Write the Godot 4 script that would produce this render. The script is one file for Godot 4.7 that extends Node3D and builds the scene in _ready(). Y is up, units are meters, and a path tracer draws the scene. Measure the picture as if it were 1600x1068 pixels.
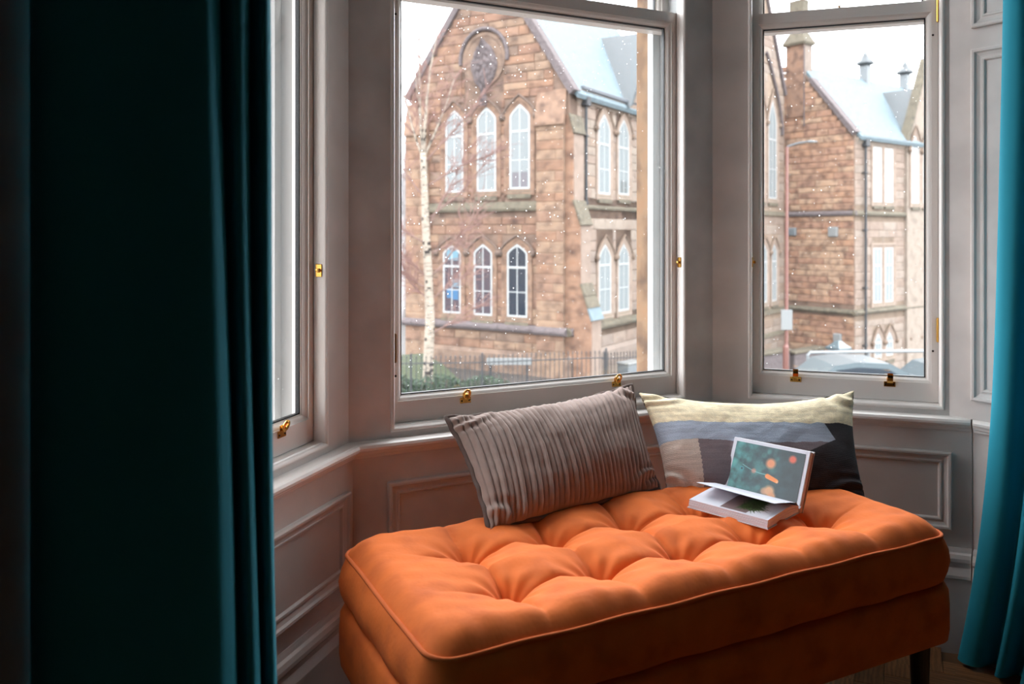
extends Node3D
# Axes: x runs along the middle window of the bay, -z is outdoors, the camera stands above the origin.
var MT := {}
var rng := RandomNumberGenerator.new()
const GY := -3.2          # street level beside the school

func _ready():
	# ---------- camera ----------
	var f := 1298.0
	var cam := Camera3D.new(); cam.name = "camera"; add_child(cam)
	var at := CameraAttributesPhysical.new()
	at.frustum_focal_length = 29.0
	at.frustum_focus_distance = 2.0
	at.frustum_near = 0.05
	at.frustum_far = 300.0
	at.exposure_aperture = 4.5
	cam.attributes = at
	cam.projection = Camera3D.PROJECTION_FRUSTUM
	cam.near = 0.05
	cam.far = 300.0
	cam.size = 2.0 * 0.05 * 534.0 / f
	cam.frustum_offset = Vector2(0, -168.0 / f * 0.05)
	cam.position = Vector3(0, 1.15, 0)
	cam.rotation.y = -deg_to_rad(26.73)
	cam.current = true
	# ---------- sky and exposure ----------
	var we := WorldEnvironment.new(); we.name = "environment"; add_child(we)
	var e := Environment.new()
	e.background_mode = Environment.BG_SKY
	var sm := ProceduralSkyMaterial.new()
	sm.sky_top_color = Color(0.97, 0.985, 1.0)
	sm.sky_horizon_color = Color(0.93, 0.955, 0.975)
	sm.sky_curve = 0.2
	sm.ground_horizon_color = Color(0.5, 0.49, 0.47)
	sm.ground_bottom_color = Color(0.45, 0.44, 0.43)
	sm.sun_angle_max = 1.0
	var sky := Sky.new(); sky.sky_material = sm
	e.sky = sky
	e.background_energy_multiplier = 3.6
	e.tonemap_mode = Environment.TONE_MAPPER_LINEAR
	e.tonemap_exposure = 2.85
	e.sdfgi_enabled = true
	e.ssao_enabled = true
	e.ssil_enabled = true
	we.environment = e
	rng.seed = 7
	materials()
	build_room()
	build_bay()
	build_school()
	build_far_wing()
	build_transept()
	build_street()
	build_ottoman()
	build_cushions()
	build_book()
	build_curtains()

# =====================================================================  helpers
func nt(seed_: int, freq: float, ramp: Array, size := 512, oct := 4, normal := false, type := FastNoiseLite.TYPE_SIMPLEX_SMOOTH) -> NoiseTexture2D:
	var n := FastNoiseLite.new(); n.seed = seed_; n.frequency = freq; n.noise_type = type; n.fractal_octaves = oct
	var t := NoiseTexture2D.new(); t.width = size; t.height = size; t.seamless = true; t.noise = n
	if normal:
		t.as_normal_map = true; t.bump_strength = 6.0
	elif ramp.size() > 0:
		var g := Gradient.new()
		g.offsets = PackedFloat32Array(); g.colors = PackedColorArray()
		for r in ramp: g.add_point(r[0], r[1])
		while g.get_point_count() > ramp.size(): g.remove_point(0)
		t.color_ramp = g
	return t

func mat(name_: String, c: Color, rough := 0.8, tex: Texture2D = null, scale := 1.0, metal := 0.0) -> StandardMaterial3D:
	var m := StandardMaterial3D.new(); m.resource_name = name_
	m.albedo_color = c; m.roughness = rough; m.metallic = metal
	m.cull_mode = BaseMaterial3D.CULL_DISABLED
	if tex:
		m.albedo_texture = tex; m.uv1_triplanar = true; m.uv1_world_triplanar = true; m.uv1_scale = Vector3.ONE * scale
	MT[name_] = m
	return m

func bump(m: StandardMaterial3D, t: Texture2D, cm: float) -> StandardMaterial3D:
	m.heightmap_enabled = true; m.heightmap_texture = t; m.heightmap_scale = cm
	return m

func c8(r: int, g: int, b: int) -> Color: return Color(r / 255.0, g / 255.0, b / 255.0)

func materials():
	var w := Color.WHITE
	var fine := nt(3, 0.03, [[0.0, Color(0.86, 0.86, 0.86)], [1.0, w]], 256)
	var stone_t := nt(11, 0.012, [[0.0, Color(0.5, 0.48, 0.49)], [0.35, Color(0.82, 0.8, 0.79)], [0.6, Color(0.97, 0.97, 0.96)], [1.0, Color(1.0, 0.95, 0.9)]], 512, 5)
	var pale_t := nt(17, 0.015, [[0.0, Color(0.78, 0.77, 0.76)], [0.5, Color(0.97, 0.97, 0.96)], [1.0, w]], 512, 5)
	var rough_t := nt(23, 0.05, [], 256)
	mat("paint", c8(224, 216, 211), 0.55, fine, 0.6)
	mat("sash_paint", c8(230, 224, 219), 0.3)
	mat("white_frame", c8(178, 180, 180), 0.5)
	mat("jamb_stone", c8(138, 108, 82), 0.9, stone_t, 0.9)
	mat("ceiling", c8(225, 222, 218), 0.9)
	mat("unseen_room_paint", c8(86, 77, 71), 0.9)  # walls out of view, dark to keep ottoman front and curtains dim
	mat("gasket", c8(22, 23, 25), 0.5)
	mat("brass", c8(214, 164, 84), 0.22, null, 1.0, 1.0)
	mat("dark_brass", c8(120, 86, 44), 0.35, null, 1.0, 1.0)
	mat("screw", c8(40, 28, 20), 0.5, null, 1.0, 0.6)
	var gl := mat("glass", Color(0.97, 0.99, 0.985, 0.03), 0.0); gl.transparency = BaseMaterial3D.TRANSPARENCY_ALPHA; gl.metallic_specular = 0.35
	var dr := mat("water_drop", Color(1, 1, 1, 0.0), 0.0); dr.refraction_enabled = true; dr.refraction_scale = 0.033; dr.transparency = BaseMaterial3D.TRANSPARENCY_ALPHA
	# sandstone in several tones, desaturated in place of mist: rough brown gable stones, smooth pale ashlar
	var tones := [c8(121, 95, 80), c8(116, 90, 75), c8(124, 102, 86), c8(112, 88, 75), c8(121, 93, 76), c8(111, 92, 80), c8(128, 105, 88), c8(114, 87, 73)]
	for i in tones.size(): bump(mat("gable_stone_%d" % i, tones[i], 0.92, stone_t, 0.35), rough_t, 1.2)
	var pale := [c8(124, 111, 101), c8(122, 106, 96), c8(127, 115, 105), c8(121, 104, 92), c8(124, 109, 99), c8(118, 105, 97)]
	for i in pale.size(): bump(mat("ashlar_%d" % i, pale[i], 0.9, pale_t, 0.3), rough_t, 0.6)
	mat("mortar", c8(106, 87, 76), 0.95, stone_t, 0.3)
	mat("pale_mortar", c8(127, 110, 96), 0.95, pale_t, 0.3)
	mat("dressed_stone", c8(119, 95, 80), 0.9, stone_t, 0.5)
	mat("weathered_stone", c8(92, 86, 74), 0.95, stone_t, 0.7)
	mat("hood_stone", c8(98, 83, 75), 0.95, stone_t, 1.2)
	mat("pale_hood", c8(112, 96, 84), 0.95, stone_t, 1.2)
	mat("soot_stone", c8(92, 84, 86), 0.95, stone_t, 1.6)
	mat("pale_dressed", c8(128, 112, 101), 0.9, pale_t, 0.4)
	var slate_t := nt(31, 0.02, [[0.0, Color(0.8, 0.8, 0.8)], [1.0, w]], 512, 4)
	bump(mat("slate", c8(106, 119, 125), 0.75, slate_t, 0.4), rough_t, 0.8)
	mat("slate_dark", c8(66, 71, 74), 0.5, slate_t, 0.5)
	MT.slate.metallic_specular = 0.25
	mat("lead", c8(70, 74, 80), 0.6)
	mat("iron", c8(34, 36, 40), 0.6)
	mat("window_white", c8(142, 145, 145), 0.5)
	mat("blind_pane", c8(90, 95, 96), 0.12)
	mat("bright_pane", c8(112, 119, 121), 0.12)  # pale colour stands in for the blown-out brightness of these panes
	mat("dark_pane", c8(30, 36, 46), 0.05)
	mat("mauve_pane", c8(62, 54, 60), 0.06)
	mat("blue_card", c8(28, 75, 109), 0.5)
	mat("light_blue_card", c8(72, 106, 120), 0.5)
	var vt := mat("stone_mix", w, 0.93, stone_t, 0.35); vt.vertex_color_use_as_albedo = true
	var vp := mat("ashlar_mix", w, 0.92, pale_t, 0.3); vp.vertex_color_use_as_albedo = true
	var bark_t := ImageTexture.create_from_image(bark_image())
	var bk := mat("birch_bark", c8(152, 146, 140), 0.85); bk.albedo_texture = bark_t; bk.uv1_scale = Vector3(1, 1, 1)
	mat("twig", c8(104, 82, 76), 0.9)
	mat("pale_twig", c8(112, 84, 78), 0.9)
	mat("misty_twig", c8(150, 146, 146), 0.9)  # distance mist put into the pale twig colour
	mat("asphalt", c8(60, 60, 62), 0.5, fine, 0.5)
	mat("paving", c8(59, 55, 52), 0.6, fine, 0.4)
	mat("lawn", c8(52, 60, 36), 0.9, fine, 0.8)
	var lf := mat("hedge_leaf", w, 0.6); lf.vertex_color_use_as_albedo = true
	mat("far_wall", c8(76, 73, 73), 0.9)
	mat("white_board", c8(109, 111, 111), 0.5)
	mat("cabinet_grey", c8(91, 96, 99), 0.5)
	mat("post_red", c8(104, 68, 61), 0.5)
	mat("lamp_grey", c8(62, 65, 69), 0.4)
	mat("barrier_white", c8(107, 111, 113), 0.4)
	mat("car_teal", c8(60, 74, 80), 0.25); MT.car_teal.clearcoat_enabled = true
	mat("car_dark", c8(40, 46, 54), 0.3)
	mat("car_glass", c8(36, 44, 52), 0.06)
	mat("rubber", c8(24, 24, 25), 0.8)
	mat("lamp_orange", c8(222, 120, 70), 0.3)
	mat("tail_white", c8(225, 225, 225), 0.3)
	# indoors
	var nap := nt(41, 0.01, [[0.0, Color(0.84, 0.8, 0.78)], [0.5, Color(0.95, 0.94, 0.93)], [1.0, w]], 512, 4)
	var pile := nt(43, 0.25, [], 256, 2)
	var ov := mat("orange_velvet", c8(232, 116, 40), 0.85, nap, 1.6); ov.rim_enabled = true; ov.rim = 0.22; ov.rim_tint = 1.0; bump(ov, pile, 0.05)
	mat("orange_piping", c8(206, 100, 40), 0.85)
	mat("leg_wood", c8(30, 20, 16), 0.35)
	var tv := mat("teal_velvet", c8(21, 138, 160), 0.85); tv.rim_enabled = true; tv.rim = 0.9; tv.rim_tint = 0.9
	var cd := mat("corduroy", c8(156, 136, 127), 0.9, nt(47, 0.03, [[0.0, Color(0.86, 0.85, 0.85)], [1.0, w]], 256), 3.0); cd.rim_enabled = true; cd.rim = 0.5; cd.rim_tint = 0.4
	mat("corduroy_seam", c8(92, 76, 70), 0.9)
	var weave := ImageTexture.create_from_image(weave_image())
	var kl := mat("kilim", w, 0.95); kl.albedo_texture = ImageTexture.create_from_image(kilim_image())
	kl.heightmap_enabled = true; kl.heightmap_texture = weave; kl.heightmap_scale = 0.12; kl.roughness = 0.95
	mat("kilim_back", c8(70, 66, 68), 0.95)
	mat("page", c8(214, 216, 226), 0.7)
	mat("page_edge", c8(196, 198, 208), 0.8)
	mat("book_cover", c8(188, 178, 182), 0.5)
	var p1 := mat("photo_print", w, 0.35); p1.albedo_texture = ImageTexture.create_from_image(photo_image())
	var p2 := mat("plant_print", w, 0.4); p2.albedo_texture = ImageTexture.create_from_image(plant_image())
	var wt := ImageTexture.create_from_image(wood_image())
	for i in 4:
		var wm := mat("oak_%d" % i, [c8(188, 138, 90), c8(170, 122, 80), c8(200, 150, 100), c8(160, 115, 75)][i], 0.4); wm.albedo_texture = wt
	mat("floor_base", c8(110, 80, 54), 0.5)

func bark_image() -> Image:
	var im := Image.create_empty(128, 512, false, Image.FORMAT_RGB8); im.fill(c8(226, 218, 206))
	var r := RandomNumberGenerator.new(); r.seed = 5
	for k in 150:
		var w := r.randi_range(4, 40); var h := r.randi_range(1, 4)
		var v := r.randf_range(0.25, 0.7)
		im.fill_rect(Rect2i(r.randi_range(0, 127), r.randi_range(0, 505), w, h), Color(v, v * 0.94, v * 0.9))
	for k in 16:
		im.fill_rect(Rect2i(r.randi_range(0, 110), r.randi_range(0, 490), r.randi_range(10, 34), r.randi_range(6, 16)), Color(0.2, 0.17, 0.16))
	return im

func weave_image() -> Image:
	var im := Image.create_empty(512, 256, false, Image.FORMAT_L8)
	var r := RandomNumberGenerator.new(); r.seed = 9
	for y in 256:
		for x in 512:
			var v := 0.5 + 0.3 * sin(y * 1.6) * (0.6 + 0.4 * sin(x * 0.9 + (y % 2) * PI)) + r.randf_range(-0.2, 0.2)
			im.set_pixel(x, y, Color(v, v, v))
	return im

func kilim_image() -> Image:
	var W := 512; var H := 256
	var im := Image.create_empty(W, H, false, Image.FORMAT_RGB8)
	var n := FastNoiseLite.new(); n.seed = 4; n.frequency = 0.02
	var r := RandomNumberGenerator.new(); r.seed = 21
	for y in H:
		for x in W:
			var u := x / float(W); var v := 1.0 - y / float(H)
			var wob := n.get_noise_2d(x, 0) * 0.03
			var c: Color
			if v > 0.64 + wob * 0.6: c = c8(238, 222, 188)
			elif u > 0.835 + 0.05 * clampf((0.64 - v) / 0.16, 0, 1) and v > 0.48: c = c8(54, 50, 54)
			elif v <= 0.48 and u > 0.885 - (0.48 - v) * 1.1: c = c8(50, 47, 51)
			elif v > 0.43 + wob * 0.3 + 0.02 * sin(u * 9.0): c = c8(166, 176, 192)
			elif u < 0.19 + 0.002 * sin(v * 160.0): c = c8(200, 182, 170)
			else: c = c8(122, 110, 114)
			var sh := 1.0 + 0.09 * n.get_noise_2d(x * 0.25, y * 5.0) + r.randf_range(-0.05, 0.05)
			if v > 0.64: sh += 0.1 * n.get_noise_2d(x * 2.0, y * 2.0)
			im.set_pixel(x, y, Color(c.r * sh, c.g * sh, c.b * sh))
	return im

func blob(im: Image, x: float, y: float, r: float, c: Color, a := 1.0, soft := 0.5):
	var W := im.get_width(); var H := im.get_height()
	for j in range(maxi(0, int((y - r))), mini(H, int(y + r) + 1)):
		for i in range(maxi(0, int(x - r)), mini(W, int(x + r) + 1)):
			var d := Vector2(i - x, j - y).length() / r
			if d < 1.0:
				var k := a * clampf((1.0 - d) / soft, 0, 1)
				im.set_pixel(i, j, im.get_pixel(i, j).lerp(c, k))

func photo_image() -> Image:
	var W := 384; var H := 256
	var im := Image.create_empty(W, H, false, Image.FORMAT_RGB8)
	var n := FastNoiseLite.new(); n.seed = 14; n.frequency = 0.012
	for y in H:
		for x in W:
			var t := 0.5 + 0.9 * n.get_noise_2d(x, y)
			var q := x / float(W)
			var c := c8(28, 62, 66).lerp(c8(70, 150, 150), clampf(t * (1.1 - q), 0, 1)).lerp(c8(58, 58, 66), q * 0.6)
			im.set_pixel(x, y, c)
	var r := RandomNumberGenerator.new(); r.seed = 3
	for k in 40: blob(im, r.randf_range(0, 240), r.randf_range(0, 250), r.randf_range(8, 30), c8(90, 170, 165), 0.25)
	for k in 14: blob(im, r.randf_range(30, 380), r.randf_range(0, 250), r.randf_range(20, 40), c8(30, 48, 56), 0.3)
	for k in 90: blob(im, 60 + k * 1.6, 118 + 12 * sin(k * 0.03) + k * 0.25, 3, c8(120, 190, 190), 0.5)
	blob(im, 60, 140, 16, c8(60, 150, 160), 0.8); blob(im, 60, 140, 7, c8(20, 50, 60), 1.0)
	blob(im, 212, 84, 34, c8(232, 146, 100), 0.95); blob(im, 322, 40, 26, c8(226, 96, 70), 0.95)
	blob(im, 128, 140, 17, c8(220, 140, 120), 0.7); blob(im, 232, 226, 36, c8(224, 166, 120), 0.95); blob(im, 250, 250, 28, c8(214, 150, 104), 0.95); blob(im, 205, 232, 24, c8(214, 160, 122), 0.8)
	for k in 30: blob(im, 206 + k * 1.9, 152 + k * 0.55, 14 - 0.1 * k, c8(246, 128 + (k * 7) % 30, 72), 0.9, 0.3)
	blob(im, 264, 172, 8, c8(250, 180, 140), 0.8)
	return im

func plant_image() -> Image:
	var im := Image.create_empty(256, 192, false, Image.FORMAT_RGB8); im.fill(c8(206, 206, 214))
	var r := RandomNumberGenerator.new(); r.seed = 6
	im.fill_rect(Rect2i(0, 0, 250, 110), c8(112, 92, 92))
	for k in 300:
		var a := r.randf_range(-0.5, PI + 0.5); var L := r.randf_range(20, 70)
		var x0 := r.randf_range(50, 190); var y0 := r.randf_range(60, 120)
		var g := r.randf_range(0.5, 1.2)
		for s in 14:
			var t := s / 14.0
			blob(im, x0 + cos(a) * L * t, y0 + sin(a) * L * t, 4.0 * (1.0 - t) + 1.5, Color(0.24 * g, 0.36 * g, 0.2 * g), 0.8)
	return im

func wood_image() -> Image:
	var im := Image.create_empty(64, 256, false, Image.FORMAT_RGB8)
	var n := FastNoiseLite.new(); n.seed = 8; n.frequency = 0.02
	for y in 256:
		for x in 64:
			var v := 0.82 + 0.2 * n.get_noise_2d(x * 6.0, y * 0.5) + 0.08 * sin(x * 0.9 + 4.0 * n.get_noise_2d(x, y * 0.4))
			im.set_pixel(x, y, Color(v, v * 0.98, v * 0.95))
	return im

# ---- scene tree
func tag(o: Node, label := "", category := "", group := "", kind := "") -> Node:
	if label: o.set_meta("label", label)
	if category: o.set_meta("category", category)
	if group: o.set_meta("group", group)
	if kind: o.set_meta("kind", kind)
	return o

func base(called: String, at: Vector3, turn := 0.0) -> Node3D:
	var o := Node3D.new(); o.name = numbered(called); add_child(o, true); o.position = at; o.rotation.y = turn
	return o

var used := {}
func numbered(n: String) -> String:
	used[n] = used.get(n, 0) + 1
	return n if used[n] == 1 else "%s_%03d" % [n, used[n] - 1]

func put(called: String, st, m, parent: Node = self, t := Transform3D()) -> MeshInstance3D:
	var o := MeshInstance3D.new()
	o.name = numbered(called) if parent == self else called
	if st is SurfaceTool:
		st.generate_normals(); o.mesh = st.commit()
	else: o.mesh = st
	o.material_override = MT[m] if m is String else m
	o.transform = t
	parent.add_child(o, true)
	return o

# ---- shapes
func S(smooth := false) -> SurfaceTool:
	var st := SurfaceTool.new(); st.begin(Mesh.PRIMITIVE_TRIANGLES); st.set_smooth_group(0 if smooth else -1)
	return st

func quad(st: SurfaceTool, a: Vector3, b: Vector3, c: Vector3, d: Vector3):
	for v in [a, c, b, a, d, c]: st.add_vertex(v)

func tri(st: SurfaceTool, a: Vector3, b: Vector3, c: Vector3):
	for v in [a, c, b]: st.add_vertex(v)

func box(st: SurfaceTool, lo: Vector3, hi: Vector3, ch := 0.0, t := Transform3D()):
	var c := (lo + hi) / 2; var h := (hi - lo) / 2
	ch = minf(ch, minf(h.x, minf(h.y, h.z)) * 0.8)
	var ax := [Vector3.RIGHT, Vector3.UP, Vector3.BACK]
	for i in 3:
		for s in [-1.0, 1.0]:
			var n: Vector3 = ax[i] * s; var u: Vector3 = ax[(i + 1) % 3]; var v: Vector3 = ax[(i + 2) % 3]
			if s < 0: var tmp := u; u = v; v = tmp
			var hn := absf(h.dot(ax[i])); var hu := absf(h.dot(u)) - ch; var hv := absf(h.dot(v)) - ch
			quad(st, t * (c + n * hn - u * hu - v * hv), t * (c + n * hn + u * hu - v * hv), t * (c + n * hn + u * hu + v * hv), t * (c + n * hn - u * hu + v * hv))
	if ch <= 0: return
	for i in 3:
		for s1 in [-1.0, 1.0]:
			for s2 in [-1.0, 1.0]:
				var a: Vector3 = ax[i]; var u: Vector3 = ax[(i + 1) % 3] * s1; var v: Vector3 = ax[(i + 2) % 3] * s2
				var ha := absf(h.dot(a)) - ch; var hu := absf(h.dot(u)); var hv := absf(h.dot(v))
				var p := c + u * hu + v * (hv - ch); var q := c + u * (hu - ch) + v * hv
				if s1 * s2 > 0: quad(st, t * (p + a * ha), t * (p - a * ha), t * (q - a * ha), t * (q + a * ha))
				else: quad(st, t * (p - a * ha), t * (p + a * ha), t * (q + a * ha), t * (q - a * ha))
	for sx in [-1.0, 1.0]:
		for sy in [-1.0, 1.0]:
			for sz in [-1.0, 1.0]:
				var p := c + Vector3(sx * h.x, sy * (h.y - ch), sz * (h.z - ch))
				var q := c + Vector3(sx * (h.x - ch), sy * h.y, sz * (h.z - ch))
				var r := c + Vector3(sx * (h.x - ch), sy * (h.y - ch), sz * h.z)
				if sx * sy * sz > 0: tri(st, t * p, t * q, t * r)
				else: tri(st, t * p, t * r, t * q)

func prism(st: SurfaceTool, poly: Array, a: float, b: float, axis := 1, t := Transform3D()):
	# a polygon run along an axis: axis 1: points are (x, z), run along y; axis 2: points are (x, y), run along z; axis 0: points are (z, y), run along x
	var pk := PackedVector2Array(poly)
	var area := 0.0
	for i in pk.size():
		var p := pk[i]; var q := pk[(i + 1) % pk.size()]; area += p.x * q.y - q.x * p.y
	if (area < 0) != (axis != 2): pk.reverse()
	var P := func(p: Vector2, k: float) -> Vector3: return t * (Vector3(p.x, k, p.y) if axis == 1 else Vector3(p.x, p.y, k) if axis == 2 else Vector3(k, p.y, p.x))
	var n := pk.size()
	for i in n:
		var p := pk[i]; var q := pk[(i + 1) % n]
		quad(st, P.call(p, a), P.call(q, a), P.call(q, b), P.call(p, b))
	var ix := Geometry2D.triangulate_polygon(pk)
	for i in range(0, ix.size(), 3):
		var A := pk[ix[i]]; var B := pk[ix[i + 1]]; var C := pk[ix[i + 2]]
		var flip := ((B - A).cross(C - A) > 0) != (axis == 2)
		if flip: var tmp := B; B = C; C = tmp
		tri(st, P.call(A, b), P.call(B, b), P.call(C, b)); tri(st, P.call(A, a), P.call(C, a), P.call(B, a))

func rect(x0: float, x1: float, y0: float, y1: float) -> Array: return [Vector2(x0, y0), Vector2(x1, y0), Vector2(x1, y1), Vector2(x0, y1)]

func inset(p: Array, d: float) -> Array:
	var out := []; var n := p.size()
	for i in n:
		var a: Vector2 = p[(i + n - 1) % n]; var b: Vector2 = p[i]; var c: Vector2 = p[(i + 1) % n]
		var e1 := (b - a).normalized(); var e2 := (c - b).normalized()
		var n1 := Vector2(-e1.y, e1.x); var n2 := Vector2(-e2.y, e2.x)
		var m := n1 + n2
		out.append(b + m * (d * 2.0 / maxf(m.length_squared(), 0.6)))
	return out

func loft(st: SurfaceTool, rings: Array, t := Transform3D()):
	# rings: [[counterclockwise 2D outline, z], ...]
	for k in rings.size() - 1:
		var a: Array = rings[k][0]; var b: Array = rings[k + 1][0]; var za: float = rings[k][1]; var zb: float = rings[k + 1][1]
		for i in a.size():
			var j := (i + 1) % a.size()
			quad(st, t * Vector3(a[i].x, a[i].y, za), t * Vector3(a[j].x, a[j].y, za), t * Vector3(b[j].x, b[j].y, zb), t * Vector3(b[i].x, b[i].y, zb))

func run(st: SurfaceTool, L0: float, L1: float, prof: Array, m0: float, m1: float):
	# a moulding along x; profile points are (w, y); mitres shorten the ends by m * w
	var n := prof.size()
	for i in n:
		var p: Vector2 = prof[i]; var q: Vector2 = prof[(i + 1) % n]
		quad(st, Vector3(L0 + m0 * p.x, p.y, p.x), Vector3(L0 + m0 * q.x, q.y, q.x), Vector3(L1 - m1 * q.x, q.y, q.x), Vector3(L1 - m1 * p.x, p.y, p.x))
	var ix := Geometry2D.triangulate_polygon(PackedVector2Array(prof))
	for i in range(0, ix.size(), 3):
		var v := []
		for k in 3: v.append(prof[ix[i + k]])
		tri(st, Vector3(L0 + m0 * v[0].x, v[0].y, v[0].x), Vector3(L0 + m0 * v[1].x, v[1].y, v[1].x), Vector3(L0 + m0 * v[2].x, v[2].y, v[2].x))
		tri(st, Vector3(L1 - m1 * v[0].x, v[0].y, v[0].x), Vector3(L1 - m1 * v[2].x, v[2].y, v[2].x), Vector3(L1 - m1 * v[1].x, v[1].y, v[1].x))

func grid(st: SurfaceTool, nu: int, nv: int, fn: Callable, uv := false, flip := false):
	var rows := []
	for j in nv + 1:
		var row := PackedVector3Array()
		for i in nu + 1: row.append(fn.call(i / float(nu), j / float(nv)))
		rows.append(row)
	for j in nv:
		for i in nu:
			var q := [[i, j], [i + 1, j], [i + 1, j + 1], [i, j], [i + 1, j + 1], [i, j + 1]] if flip else [[i, j], [i + 1, j + 1], [i + 1, j], [i, j], [i, j + 1], [i + 1, j + 1]]
			for k in q:
				if uv: st.set_uv(Vector2(k[0] / float(nu), 1.0 - k[1] / float(nv)))
				st.add_vertex(rows[k[1]][k[0]])

func tube(st: SurfaceTool, pts: Array, rad, n := 8, closed := false, uv := false):
	var m := pts.size(); var rings := []
	var up := Vector3.UP
	var ref := Vector3.ZERO
	for i in m:
		var d: Vector3
		if closed: d = pts[(i + 1) % m] - pts[(i + m - 1) % m]
		else: d = pts[mini(i + 1, m - 1)] - pts[maxi(i - 1, 0)]
		d = d.normalized()
		if ref == Vector3.ZERO: ref = d.cross(Vector3.UP if absf(d.y) < 0.9 else Vector3.RIGHT).normalized()
		ref = (ref - d * ref.dot(d)).normalized()
		var s := d.cross(ref)
		var r: float = rad[i] if rad is Array else rad
		var ring := []
		for k in n: ring.append(pts[i] + (ref * cos(TAU * k / n) + s * sin(TAU * k / n)) * r)
		rings.append(ring)
	var len := 0.0
	for i in (m if closed else m - 1):
		var A: Array = rings[i]; var B: Array = rings[(i + 1) % m]
		var l2: float = len + (pts[(i + 1) % m] - pts[i]).length()
		for k in n:
			var k2 := (k + 1) % n
			for v in [[A[k], k, len], [B[k2], k + 1, l2], [A[k2], k + 1, len], [A[k], k, len], [B[k], k, l2], [B[k2], k + 1, l2]]:
				if uv: st.set_uv(Vector2(v[1] / float(n), v[2] * 0.3))
				st.add_vertex(v[0])
		len = l2
	if not closed:
		for k in range(1, n - 1):
			for v in [rings[0][0], rings[0][k], rings[0][k + 1], rings[m - 1][0], rings[m - 1][k + 1], rings[m - 1][k]]:
				if uv: st.set_uv(Vector2.ZERO)
				st.add_vertex(v)

func lathe(st: SurfaceTool, prof: Array, n := 16, t := Transform3D()):
	for i in prof.size() - 1:
		var p: Vector2 = prof[i]; var q: Vector2 = prof[i + 1]
		for k in n:
			var a := TAU * k / n; var b := TAU * (k + 1) / n
			quad(st, t * Vector3(p.x * cos(b), p.y, p.x * sin(b)), t * Vector3(p.x * cos(a), p.y, p.x * sin(a)), t * Vector3(q.x * cos(a), q.y, q.x * sin(a)), t * Vector3(q.x * cos(b), q.y, q.x * sin(b)))

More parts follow.
